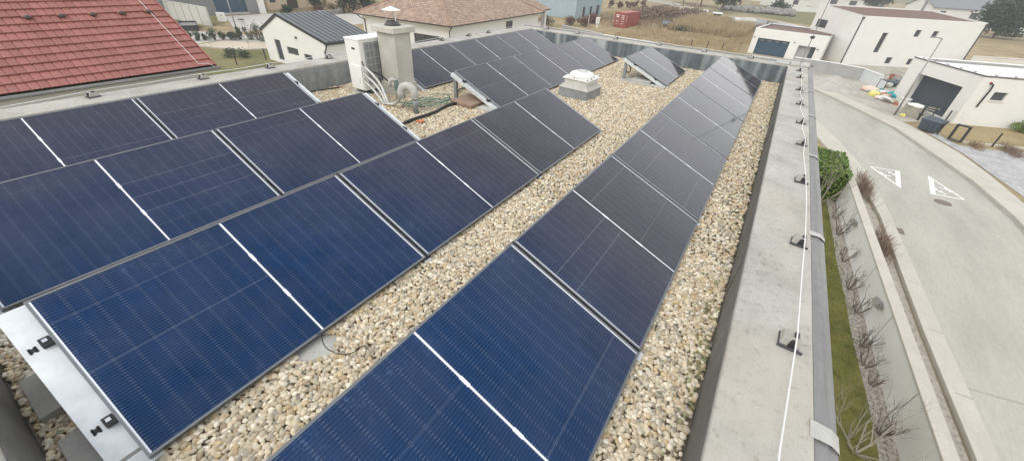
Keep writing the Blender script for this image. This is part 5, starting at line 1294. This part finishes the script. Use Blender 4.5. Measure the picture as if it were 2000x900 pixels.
MB().box(-.3,.0,9,9.8,4.9,5.1).build('wall_lamp', M['pipegrey'], B_r)

# far left: grey house with blue garage door, garden walls
G_r, LG = frame_root('grey_house', (29.0,74.7), (39.2,73.6), 'grey rendered house with wide dark blue door at the top edge', 'house')
u0 = 1.7
mb = MB(); holes_wall(mb, -6, LG-1.05, -.1, 5.5, 0, [(u0+1.4,u0+5.85,.35,4.2)], .35); mb.quad((LG-1.05,0,-.1),(LG-1.05,8,-.1),(LG-1.05,8,5.5),(LG-1.05,0,5.5)); mb.quad((-6,8,-.1),(-6,0,-.1),(-6,0,5.5),(-6,8,5.5)); mb.quad((-6,0,5.5),(LG-1.05,0,5.5),(LG-1.05,8,5.5),(-6,8,5.5)); mb.build('wall', M['greyrender'], G_r)
mb = MB(); mb.quad((u0+1.4,.3,.35),(u0+5.85,.3,.35),(u0+5.85,.3,4.2),(u0+1.4,.3,4.2)); mb.build('garage_door', M['doorblue'], G_r)
MB().box(u0+1.3,u0+5.95,-.10,-.003,.05,.30).build('door_sill', M['paverlight'], G_r)
mb = MB(); mb.box(LG-1.045,LG-.1,-.25,7,-.1,5.6); mb.build('corner_pier', M['white'], G_r)
wall_run([(25.87,76.2),(26.64,64.5)], GZ+2.15, .22, 'panel_wall', 'grey concrete panel garden wall left of the dark blue door', 'paleconc', 'paleconc')
for k in range(1,6):
    y = 64.5+k*1.95; x = 26.64-.77*(k*1.95/11.7); kw = MB().box(x+.108,x+.128,y-.03,y+.03,GZ,GZ+2.15).build('panel_joint', M['pipegrey'], None, at=(x,y,GZ)); kw.parent = [o for o in C.objects if o.name.startswith('panel_wall')][0]; kw.location = Vector((x,y,GZ))-kw.parent.location
    kw2 = MB().box(x-.128,x-.108,y-.03,y+.03,GZ,GZ+2.15).build('panel_joint', M['pipegrey'], None, at=(x,y,GZ)); kw2.parent = kw.parent; kw2.location = kw.location
mb = MB(); mb.box(21.5,25.7,76.3,80,GZ,GZ+5); o = mb.build('wall', M['white'], None, at=(0,0,0)); wv = empty('white_outbuilding',(23.6,76.3,GZ),0,'plain white building corner showing above the red roof edge','outbuilding'); o.parent = wv; o.location = -wv.location
mb = MB(); mb.box(21.4,25.8,76.2,80.1,GZ+5.001,GZ+5.15); o = mb.build('roof', M['greyroof'], None, at=(0,0,0)); o.parent = wv; o.location = -wv.location
mt = empty('meter_cabinet', (29.7,68.1,GZ), -.9, 'white electric meter cabinet standing on the grass by the wall', 'meter cabinet')
MB().box(-.5,.5,-.18,.18,0,1.15).build('cabinet', M['whiteroof'], mt, bevel=.03); MB().box(-.42,.42,-.19,-.181,.2,1.05).build('door', M['white'], mt); MB().box(.12,.24,-.2,-.191,.75,.87).build('vent', M['pipegrey'], mt)
mt = empty('small_box', (30.9,65.3,GZ), .3, 'small pale stone box on the grass beside the driveway', 'box'); MB().box(-.3,.3,-.25,.25,0,.45).build('body', M['paleconc'], mt, bevel=.03); MB().box(-.33,.33,-.28,.28,.451,.52).build('lid', M['post'], mt)
lp2 = empty('street_lamp', (27.0,58.9,GZ), 0, 'slender grey street lamp in front of the dark blue garage door', 'street lamp')
MB().tube([(0,0,0),(0,0,2),(0,0,6.5)], [.09,.07,.045], 10).build('pole', M['lampgrey'], lp2, True); MB().tube([(0,0,6.45),(.4,-.3,6.6)], .03, 6).build('arm', M['lampgrey'], lp2)
cn = empty('garden_cover', (24.0,64.6,GZ), 1.2, 'low dark-framed garden cover half hidden behind the red roof edge', 'garden cover')
mb = MB()
for q in ((-2.6,1.6,-1.0,-.85),(-2.6,1.6,.85,1.0),(-2.6,-2.45,-.849,.849),(1.45,1.6,-.849,.849)): mb.box(q[0],q[1],q[2],q[3],0,.62)
mb.build('frame', M['post'], cn); MB().box(-2.449,1.449,-.849,.849,.40,.46).build('sheet', M['lampgrey'], cn)
SHL = [(20.3,56.0,.4,1.0),(21.0,55.3,.35,1.0),(21.6,55.0,.3,.7),(22.3,54.4,.55,1.3),(22.9,54.0,.4,1.1),(23.6,53.6,.35,.8),(23.9,53.2,.45,1.0),(24.6,53.4,.3,1.4),(25.2,52.5,.55,1.5),(25.7,51.6,.6,1.6),(26.1,50.8,.65,1.6),(26.5,49.8,.6,1.4),(26.6,48.9,.55,1.3),(20.0,43.8,.6,.9),(19.2,44.8,.55,.9)]
for i, (x,y,r_,h) in enumerate(SHL):
    bush(x,y,r_,r_,h,480,.085,'leafgrey', (f'grey-green young shrub in the row behind the sand bed, {"first second third fourth fifth sixth seventh eighth ninth tenth eleventh twelfth thirteenth".split()[i]} from the left' if i < 13 else ('grey-green shrub on the grass beside the red roof corner, right one' if i == 13 else 'grey-green shrub on the grass beside the red roof corner, left one')), 'shrub','young_shrub','young shrubs on the left lawn', 8, .5)
def bare_tree(x, y, h, label, r=.08, depth=3, mat='bark', n=3, cat='bare tree', grp=None, spread=.5):
    root = empty('bare_tree', (x,y,GZ), 0, label, cat, grp)
    mb = MB(); mb.tube([(0,0,0),(.03*h,.0,h*.25),(.0,.02*h,h*.5)], [r,r*.8,r*.6], 7); mb.build('trunk', M[mat], root)
    mb = MB()
    for k in range(n*2):
        z = h*(.22+.28*k/(n*2)); a = k*2.4+random.random(); branches(mb, (.02*h,.01*h,z), (math.cos(a)*spread, math.sin(a)*spread, .9), h*.38, r*.55, depth, .6, .2, 5)
    mb.build('crown', M[mat], root); return root
bare_tree(22.6,47.9,1.7,'thin leafless sapling standing in the sand bed, right one',.02,2,'barkpale',2,'sapling','saplings by the sand bed'); bare_tree(18.4,46.6,1.6,'thin leafless sapling on the lawn near the red roof, left one',.02,2,'barkpale',2,'sapling','saplings by the sand bed')
for i,(x,y) in enumerate(((18.0,41.3),(20.8,41.5))):
    mb = MB(); mb.box(x-.035,x+.035,y-.035,y+.035,GZ,GZ+1.05); tagp(mb.build('fence_post', M['post'], at=(x,y,GZ)), f'thin dark fence post on the lawn {"nearer the red roof" if i == 0 else "beside the white annex"}', 'post', 'fence posts on the left lawn')
# beige houses at the top edge
def gable_house(x, y, rz, L_, D_, hw, hr, wall, roofm, label, name='house', wins=((.2,.35),(.6,.75)), door=None, over=.4, cat='house'):
    r = empty(name, (x,y,GZ), rz, label, cat); mb = MB(); hs = [(a*L_,b*L_,hw*.32,hw*.78) for a,b in wins]
    if door: hs.append((door[0]*L_, door[1]*L_, .02, hw*.8))
    holes_wall(mb, 0, L_, 0, hw, 0, hs, .15)
    mb.quad((0,D_,0),(0,0,0),(0,0,hw),(0,D_/2,hw+hr),(0,D_,hw)); mb.quad((L_,0,0),(L_,D_,0),(L_,D_,hw),(L_,D_/2,hw+hr),(L_,0,hw)); mb.quad((L_,D_,0),(0,D_,0),(0,D_,hw),(L_,D_,hw)); mb.build('wall', M[wall], r)
    for i,(a,b,c,d) in enumerate(hs): window(r,a,b,c,d,0,.13,1 if i < len(wins) else 0, 'window' if i < len(wins) else 'door', gm='glass' if i < len(wins) else 'pipebrown')
    sl = hr/(D_/2); mb = MB(); e = over
    for s_ in (1,-1):
        y0 = -e if s_ == 1 else D_+e; z0 = hw-e*sl
        a,b = Vector((-e,y0,z0)), Vector((L_+e,y0,z0)); c,d = Vector((L_+e,D_/2,hw+hr)), Vector((-e,D_/2,hw+hr)); t = Vector((0,0,.16))
        mb.add([a,b,c,d,a+t,b+t,c+t,d+t],[(0,3,2,1),(4,5,6,7),(0,1,5,4),(1,2,6,5),(2,3,7,6),(3,0,4,7)])
    mb.build('roof', M[roofm], r); return r
gable_house(41.5,77.0,rad(8),12,9,3.6,2.5,'beige','greyroof','beige house with dark brown door behind the metal-roofed annex','beige_house',((.05,.15),(.72,.84)),(.33,.52))
gable_house(54.6,79.2,rad(8),12,9,3.6,2.5,'beige','hiptile' if False else 'terracotta','second beige house with dark windows left of the bungalow roof','beige_house',((.08,.2),(.45,.6)))
wall_run([(45.0,68.2),(48.4,67.6),(51.2,69.8)], GZ+.55, .6, 'stone_wall', 'low rough stone garden wall in front of the beige house', 'stone', 'stone')
for i,(x,y,rx,h,m_,n_,lab) in enumerate(((41.6,71.6,1.3,1.2,'leafdark',900,'dark low spreading juniper in front of the beige house'),(48.3,73.6,1.6,4.2,'leafdark',1800,'tall dark conifer at the beige house corner'),(51.6,68.6,2.2,3.4,'leafdark',2400,'large dark evergreen bush beside the bungalow roof, left one'),(55.2,68.2,2.4,4.2,'leafdark',2600,'large dark evergreen bush beside the bungalow roof, right one'),(50.0,71.5,.9,1.4,'leaftan',500,'tan dry ornamental bush between beige house and stone wall'),(46.4,69.8,.8,1.3,'leafred',400,'reddish brown bare bush in front of the brown door'))):
    bush(x,y,rx,rx,h,n_,.16,m_,lab,'bush','evergreen_bush' if 'dark' in lab else 'dry_bush',None,18,.45,True,GZ,.35)

# ================================================================== FIELD BEYOND THE FAR PARAPET
wall_run([(64.2,31.2),(60.4,22.7)], GZ+1.0, .2, 'block_wall', 'low grey block wall beyond the far parapet', 'midconc', 'paleconc')
wall_run([(60.0,22.3),(59.4,17),(58.1,10.9)], GZ+1.0, .3, 'white_wall', 'low white wall strip ending at the dry field beyond the far parapet', 'white', 'whiteroof')
struct(MB().sheet([(62,24),(60,11),(68.5,4.5),(69.5,3.7),(69,14),(72,26)], GZ+S), 'grass_verge', 'drylawn')
for i,(x,y) in enumerate(((67.6,11.2),(67.8,9.0),(68.6,7.0))):
    mb = MB(); mb.box(x-.05,x+.05,y-.05,y+.05,GZ,GZ+1.0); tagp(mb.build('fence_post', M['post'], at=(x,y,GZ)), f'dark slim fence post at the field edge, {["left","middle","right"][i]} one of three beyond the far parapet', 'post','field edge fence posts')
# shipping container
ct = empty('shipping_container', (79.08,25.61,GZ), math.atan2(-.54,6.64), 'rusty red shipping container with white markings on its doors', 'container')
CLn, CWd, CH = 6.6, 2.25, 2.5
mb = MB(); prof = []
k = 0; x = .12
while x < CLn-.12: prof.append((x, 0.0 if (k//2)%2 == 0 else .04)); k += 1; x += .075 if k%2 else .07
for s_ in (0,1):
    y0 = 0 if s_ == 0 else CWd
    for (a,da),(b,db) in zip(prof, prof[1:]): 
        ya, yb_ = (y0+da, y0+db) if s_ == 0 else (y0-da, y0-db); mb.quad((a,ya,.15),(b,yb_,.15),(b,yb_,CH-.12),(a,ya,CH-.12))
mb.quad((CLn-.03,0,.1),(CLn-.03,CWd,.1),(CLn-.03,CWd,CH-.05),(CLn-.03,0,CH-.05)); mb.build('side_panel', M['container'], ct)
mb = MB(); mb.box(.05,CLn-.05,.03,CWd-.03,CH-.06,CH-.01); mb.build('roof', simple('container_roof', (.40,.15,.105), .7, 0, .12, 1.5), ct)
mb = MB()
for y in (-.02,CWd-.10):
    mb.box(0,CLn,y,y+.12,CH-.12,CH); mb.box(0,CLn,y,y+.12,0,.15)
    for x in (0,CLn-.12): mb.box(x,x+.12,y+.002,y+.118,.15,CH-.12)
mb.box(-.002,.118,.10,CWd-.10,CH-.118,CH-.002); mb.box(-.002,.118,.10,CWd-.10,.002,.148); mb.build('frame', M['container'], ct)
for y0,y1 in ((.12,CWd/2-.015),(CWd/2+.015,CWd-.12)):
    d_ = MB().box(.02,.07,y0,y1,.16,CH-.13).build('door', M['container'], ct)
    rb = MB()
    for t in (.25,.75): y = y0+(y1-y0)*t; rb.tube([(-.01,y,.16),(-.01,y,CH-.13)], .025, 6)
    rb.build('locking_bar', M['lampgrey'], d_)
    mk = MB()
    for (a,b,c,d) in (((.12,.45,1.95,2.12),(.50,.85,1.97,2.12),(.15,.40,1.70,1.86),(.45,.70,1.68,1.86),(.2,.6,1.1,1.16),(.2,.7,.98,1.03),(.3,.6,.55,.6)) if y0 > 1 else ((.25,.7,1.95,2.05),(.2,.42,1.68,1.8),(.5,.72,1.66,1.78),(.2,.4,1.42,1.52),(.48,.75,1.40,1.5),(.25,.7,1.0,1.05),(.3,.55,.62,.72))):
        w = y1-y0; mk.quad((.0195,y1-a*w,c),(.0195,y1-b*w,c),(.0195,y1-b*w,d),(.0195,y1-a*w,d))
    mk.build('marking', M['whitepaint'], d_)
mk = MB(); mk.box(.30,.40,-.012,-.004,.95,2.15); mk.build('marking', M['whitepaint'], ct)
# steel frame bench-like stand in the reeds, pale sign post, boards
st = empty('steel_stand', (90.2,20.3,GZ), -.75, 'blue-grey steel stand with slanting legs in the dry reeds', 'stand')
mb = MB()
for x in (-.9,-.3,.5): mb.tube([(x,-.4,0),(x+.15,0,1.15)], .05, 6); mb.tube([(x,.5,0),(x+.15,0,1.15)], .05, 6)
mb.tube([(-1.0,0,1.12),(1.0,0,1.2)], .07, 6); mb.build('frame', M['bin'], st); MB().box(-1.15,.0,-.35,.35,.5,1.0).build('tank', M['bluewall'], st)
sg = empty('white_post_box', (74.7,29.3,GZ), -.5, 'white weathered box on a thin post beside the reddish bushes', 'post box')
MB().box(-.35,.35,-.18,.18,.65,1.75).build('box', M['bagwhite'], sg, bevel=.08); MB().box(-.12,.12,-.1,.1,0,.65).build('post', M['bagwhite'], sg)
mb = MB(); mb.tube([(73.6,30.6,GZ),(73.6,30.6,GZ+2.1)], .06, 8); tagp(mb.build('marker_post', M['paleconc'], at=(73.6,30.6,GZ)), 'thin pale concrete marker post between reddish bushes and white box', 'post')
for i,(x,y,rx,ry,h,m_,n_,lab) in enumerate(((73.6,34.3,1.1,1.1,1.5,'leafred',900,'reddish brown round hedge bush, left one by the blue building'),(74.9,31.9,1.3,1.1,1.6,'leafred',1000,'reddish brown round hedge bush, right one by the blue building'),(80.0,32.5,3.2,1.4,1.7,'leafred',1600,'long reddish brown hedge between the blue building and the container'),(70.5,37.5,1.3,1.3,1.5,'leafdark',900,'dark green bush behind the porch column'))):
    bush(x,y,rx,ry,h,n_,.12,m_,lab,'bush','hedge_bush',None,24,.5)
for i,(x,y) in enumerate(((115,45.5),(118.5,43.2),(121.5,41.9),(125,40.5),(128,39.6),(131.5,38.2))):
    bush(x,y,1.0,1.0,1.9 if i else 2.6,260,.25,'leafred',f'small dark bush in the row behind the container, {ORD[i]} from the left','bush','field_bush','dark bushes along the field fence',8,.5,False)
for i,(x,y,r_,h) in enumerate(((104,26,4.5,2.8),(99,28.5,3,2.2),(112,22,5,2.4),(86,16.5,2.0,1.0))):
    bush(x,y,r_,r_,h,1800,.26,'drybrown' if i < 3 else 'leafgrey',['large grey-brown leafless thicket in the field right of the container','grey-brown thicket just behind the container','low brown thicket behind the dry reeds','low grey-green bush at the field edge below the container'][i],'thicket','thicket',None,26,.42)
def blades(name, label, boxes, h, w, mat, cat):
    Vs = []
    for x0,x1,y0,y1,n in boxes:
        gx = RNG.uniform(x0,x1,n); gy = RNG.uniform(y0,y1,n); f = np.sin(gx*.5+1.3)*np.cos(gy*.7)+.5*np.sin(gx*1.7+gy*1.1); k = f+RNG.normal(0,.5,n) > -.25
        gx, gy = gx[k], gy[k]; n = len(gx); hh = h*RNG.uniform(.4,1.15,n); a = RNG.uniform(0,PI,n); w0 = np.stack([np.cos(a)*w,np.sin(a)*w,np.zeros(n)],1)
        b = np.stack([gx,gy,np.full(n,GZ)],1); t = b+np.stack([RNG.normal(0,.25,n)*hh,RNG.normal(0,.25,n)*hh,hh],1); Vs.append(np.stack([b-w0,b+w0,t+w0*.4,t-w0*.4],1).reshape(-1,3))
    V = np.concatenate(Vs); me = raw_mesh(name, V, np.arange(len(V)), 4, M[mat], smooth=False); o = bpy.data.objects.new(name, me); C.objects.link(o); tagp(o, label, cat, kind='stuff')
blades('reeds','tall tan dry reeds in front of the pond',[(84,106,6,19,16000),(90,112,12,20,8000)],1.5,.035,'drygrass','reeds')
blades('field_grass','rough dry winter grass across the open field',[(62,84,5,24,16000),(80,130,14,40,16000),(76,100,-1,8,8000)],.38,.04,'drygrass','grass')
blades('field_stems','brown dead stems standing in the open field',[(84,120,16,34,6000),(96,112,4,22,3000)],1.3,.03,'drybrown','weeds')
# pond, banks, rocks
struct(MB().sheet([(129,15.5),(136,9),(131,2),(124,-3.5),(110,-14),(95,-8),(103,3.5),(107,6.6),(112,10),(120,13.6)], GZ+S), 'pond', 'water')
struct(MB().strip([(129,16.6),(137.4,9.4),(132.4,1.6),(125.2,-4.2),(112,-15)], [(129,15.4),(136,9),(131,2),(124,-3.5),(110,-14)], GZ+2*S), 'pond_shore', 'sandbed')
struct(MB().sheet([(160,23),(200,24),(230,-30),(150,-40),(128,-12),(136,2),(146,8),(154,14)], GZ+S), 'green_field', 'lawnpatch')
rk = MB()
for k in range(120):
    t = random.random(); x = 154+6*random.random()+2*t; y = 20-20*t; v_, f_ = ico(0); s_ = random.uniform(.5,1.1)
    rk.add([(x+a*s_*random.uniform(.8,1.2), y+b*s_*random.uniform(.8,1.2), GZ+.3+.14*(x-154)+c*s_*.8) for a,b,c in v_], [tuple(q) for q in f_])
tagp(rk.build('rock_bank', M['stone'], at=(157,10,GZ)), 'bank of grey rocks on the far shore of the pond', 'rock bank', kind='stuff')
bj = empty('jetty', (128.5,17,GZ), .2, 'small white wooden jetty platform at the pond end', 'jetty'); MB().box(-2,2,-1.2,1.2,.7,.9).build('deck', M['white'], bj); MB().box(-1.6,1.6,-.9,.9,0,.69).build('base', M['pipebrown'], bj)
for i in range(4):
    mb = MB(); mb.box(-1.2,1.2,-.5,.5,0,.5); o = mb.build('concrete_block', M['whiteroof']); o.location = (146.5-1.7*i, 29.5-2.3*i, GZ); o.rotation_euler.z = -.9; tagp(o, f'pale concrete block at the field edge below the trees, {ORD[i]} from the left', 'block', 'pale concrete blocks')
wall_run([(176,60),(160,40),(150,31.5)], GZ+.9, .4, 'field_wall', 'long low pale wall at the far edge of the field', 'paleconc', 'paleconc')
def tree(x, y, h, rx, mat, label, n, size, nc=26, cs=.34, taper=.25, z0=.15, cat='tree', name='evergreen_tree'):
    r = empty(name, (x,y,GZ), random.uniform(0,6), label, cat); f = clump(rx, rx, h*(1-z0)/2, nc, cs, taper=taper)
    o = leaves(f, n, size, M[mat], 'crown', r); o.location = (0,0,h*z0)
    mb = MB(); mb.tube([(0,0,0),(.1,.05,h*.4),(0,0,h*.85)], [.03*h,.02*h,.006*h], 8)
    for k in range(7): a = k*2.4; z = h*(.25+.08*k); mb.tube([(0,0,z),(rx*.6*math.cos(a),rx*.6*math.sin(a),z+h*.12)], [.010*h,.003*h], 5)
    mb.build('trunk', M['bark'], r); return r
tree(144,18.2,14,5.2,'leafdark','large dark evergreen tree beside the pond at the top edge',8000,.42)
tree(165,28,9,7,'leafdark','broad dark evergreen tree left of the large pond tree',4000,.45)
tree(175,36,8,6,'leafdark','dark evergreen at the far end of the low field wall',2500,.45)
bare_tree(146,20.5,9,'grey leafless tree left of the large evergreen by the pond',.14,3,'barkpale',4); bare_tree(168,6,10,'leafless spreading tree behind the rock bank',.2,3,'bark',4,spread=.8); bare_tree(152,27,7,'small leafless tree at the field edge behind the concrete blocks',.10,3,'barkpale',3)
bush(170,4.5,3,3,3,1200,.4,'leafdark','dark bush at the foot of the spreading leafless tree','bush','field_bush',None,14,.45,False)
tree(150,-42.6,8.5,5.2,'leafdark','dark green tree behind the white two-storey house at the right',8000,.34,nc=40,cs=.42,taper=.1,z0=.08)
# far village, top right
gable_house(196,-38,rad(-58),26,11,4.2,2.6,'white','greyroof','far white house with grey roof and solar rows behind the two-storey house','village_house',((.1,.18),(.5,.6)))
gable_house(176,-52,rad(-58),13,10,3.6,3.2,'white','greyroof','far white gabled house with brown eaves beside the dark tree','village_house',((.3,.5),))
gable_house(196,-70,rad(-50),18,12,4,3.4,'cream','greyroof','far cream house with large grey roof at the right edge','village_house')
gable_house(232,-8,rad(-62),20,10,4,3,'white','greyroof','far white house with grey roof left above the two-storey house','village_house')
gable_house(205,9,rad(-62),14,9,3.4,2.6,'white','greyroof','far white house behind the leafless tree','village_house')
gable_house(262,-52,rad(-62),24,12,4.4,3,'cream','terracotta','far cream house with reddish roof on the horizon','village_house')
gable_house(240,18,rad(-62),18,10,4,3,'cream','greyroof','far cream house with grey roof above the pond','village_house')
gable_house(215,62,rad(-70),22,10,4,3,'white','greyroof','far white house at the top edge above the container','village_house')
wall_run([(185,2),(196,-16)], GZ+1.6, .3, 'white_fence_wall', 'far pale wall strip behind the green field', 'white', 'white')
for i,(x,y,h) in enumerate(((222,-24,8),(250,-30,9),(215,24,9),(270,-90,9),(190,50,9),(236,-66,8))):
    tree(x,y,h,4.5,'leafdark',f'far dark tree among the village houses, {ORD[i]} from the left' if False else ['far dark tree behind the roof pipe of the two-storey house','far dark tree beside the reddish roofed house','far dark tree left of the leafless tree','far dark tree at the right edge of the village','far dark tree behind the long field wall','far dark tree by the cream village house'][i],1400,.5)
n_strips = (((300,-320),(420,-330),(380,60),(290,60),'drylawn'),((420,-420),(620,-460),(560,120),(385,60),'lawnpatch'))
for a,b,c,d,m_ in n_strips: struct(MB().sheet([a,b,c,d], GZ+S), 'far_field', m_)

# ================================================================== AIR, SKY, SUN, CAMERA
HAZE = 0.0010
if HAZE:
    hz = MB().box(-60,700,-520,260,GZ-1,16).build('haze', bpy.data.materials.new('haze_air')); hm = hz.data.materials[0]; hm.use_nodes = True
    nt = hm.node_tree; nt.nodes.clear(); out = nt.nodes.new('ShaderNodeOutputMaterial'); vo = nt.nodes.new('ShaderNodeVolumePrincipled')
    vo.inputs['Color'].default_value = (.92,.94,.96,1); vo.inputs['Density'].default_value = HAZE; vo.inputs['Anisotropy'].default_value = .2
    nt.links.new(vo.outputs[0], out.inputs['Volume']); tagp(hz, 'thin pale winter haze over the whole neighbourhood', 'haze', kind='stuff')
SUN_EL, SUN_AZ = rad(48), rad(277)       # azimuth measured from +Y clockwise
sc = bpy.context.scene
w = bpy.data.worlds.new('World'); sc.world = w; w.use_nodes = True
nt = w.node_tree; bg = nt.nodes['Background']
sky = nt.nodes.new('ShaderNodeTexSky'); sky.sky_type = 'NISHITA'; sky.sun_disc = False; sky.sun_elevation = SUN_EL; sky.sun_rotation = SUN_AZ
sky.dust_density = 3.0; sky.air_density = 1.2
# overcast: grey-white cloud sheet, brightest in the hazy air near the horizon, laid over the clear sky
tc = nt.nodes.new('ShaderNodeTexCoord'); mp = nt.nodes.new('ShaderNodeMapping'); mp.inputs['Scale'].default_value = (1,1,2.5); nt.links.new(tc.outputs['Generated'], mp.inputs['Vector'])
no = nt.nodes.new('ShaderNodeTexNoise'); no.inputs['Scale'].default_value = 2.2; no.inputs['Detail'].default_value = 5; nt.links.new(mp.outputs[0], no.inputs['Vector'])
cr_ = nt.nodes.new('ShaderNodeValToRGB'); nt.links.new(no.outputs['Fac'], cr_.inputs[0])
cr_.color_ramp.elements[0].position = .35; cr_.color_ramp.elements[0].color = (.88,.875,.87,1); cr_.color_ramp.elements[1].position = .68; cr_.color_ramp.elements[1].color = (1,.985,.955,1)
sp_ = nt.nodes.new('ShaderNodeSeparateXYZ'); nt.links.new(tc.outputs['Generated'], sp_.inputs[0])
gr_ = nt.nodes.new('ShaderNodeValToRGB'); nt.links.new(sp_.outputs[2], gr_.inputs[0])
e_ = gr_.color_ramp.elements; e_[0].position = 0.; e_[0].color = (1,.99,.96,1); e_[1].position = 1.; e_[1].color = (.50,.53,.58,1)
k_ = e_.new(.35); k_.color = (.92,.92,.92,1); k_ = e_.new(.65); k_.color = (.66,.68,.71,1)
ml = nt.nodes.new('ShaderNodeMix'); ml.data_type = 'RGBA'; ml.blend_type = 'MULTIPLY'; ml.inputs[0].default_value = 1.
nt.links.new(cr_.outputs[0], ml.inputs[6]); nt.links.new(gr_.outputs[0], ml.inputs[7])
sc_ = nt.nodes.new('ShaderNodeVectorMath'); sc_.operation = 'SCALE'; sc_.inputs['Scale'].default_value = 9.5; nt.links.new(ml.outputs[2], sc_.inputs[0])
mx = nt.nodes.new('ShaderNodeMix'); mx.data_type = 'RGBA'; mx.inputs[0].default_value = .90
nt.links.new(sky.outputs[0], mx.inputs[6]); nt.links.new(sc_.outputs[0], mx.inputs[7]); nt.links.new(mx.outputs[2], bg.inputs['Color']); bg.inputs['Strength'].default_value = .10
sl = bpy.data.lights.new('sun', 'SUN'); sl.energy = .7; sl.angle = rad(28); sl.color = (1,.96,.90)
so = bpy.data.objects.new('sun', sl); C.objects.link(so)
sd = Vector((math.sin(SUN_AZ)*math.cos(SUN_EL), math.cos(SUN_AZ)*math.cos(SUN_EL), math.sin(SUN_EL)))
so.rotation_euler = sd.to_track_quat('Z','Y').to_euler(); so.location = sd*40
cam = bpy.data.cameras.new('camera'); co = bpy.data.objects.new('camera', cam); C.objects.link(co); sc.camera = co
YAW, PITCH, ROLL, FPX, HC = (0.539189, 0.609139, 0.061816, 746.0992, 1.94530)
cy, sy, cP, sP = math.cos(YAW), math.sin(YAW), math.cos(PITCH), math.sin(PITCH)
fw = Vector((cy*cP, sy*cP, -sP)); rt = Vector((sy,-cy,0)); up = rt.cross(fw)
r2 = rt*math.cos(ROLL)+up*math.sin(ROLL); u2 = up*math.cos(ROLL)-rt*math.sin(ROLL)
co.matrix_world = Matrix(((r2.x,u2.x,-fw.x,0),(r2.y,u2.y,-fw.y,0),(r2.z,u2.z,-fw.z,HC),(0,0,0,1)))
cam.sensor_fit = 'HORIZONTAL'; cam.sensor_width = 36; cam.lens = 36*FPX/2000; cam.clip_start = .05; cam.clip_end = 3000
vs_ = sc.view_settings; vs_.view_transform = 'Standard'; vs_.look = 'None'; vs_.gamma = 1; vs_.use_curve_mapping = False; vs_.exposure = 0.98
sc.render.engine = 'CYCLES'
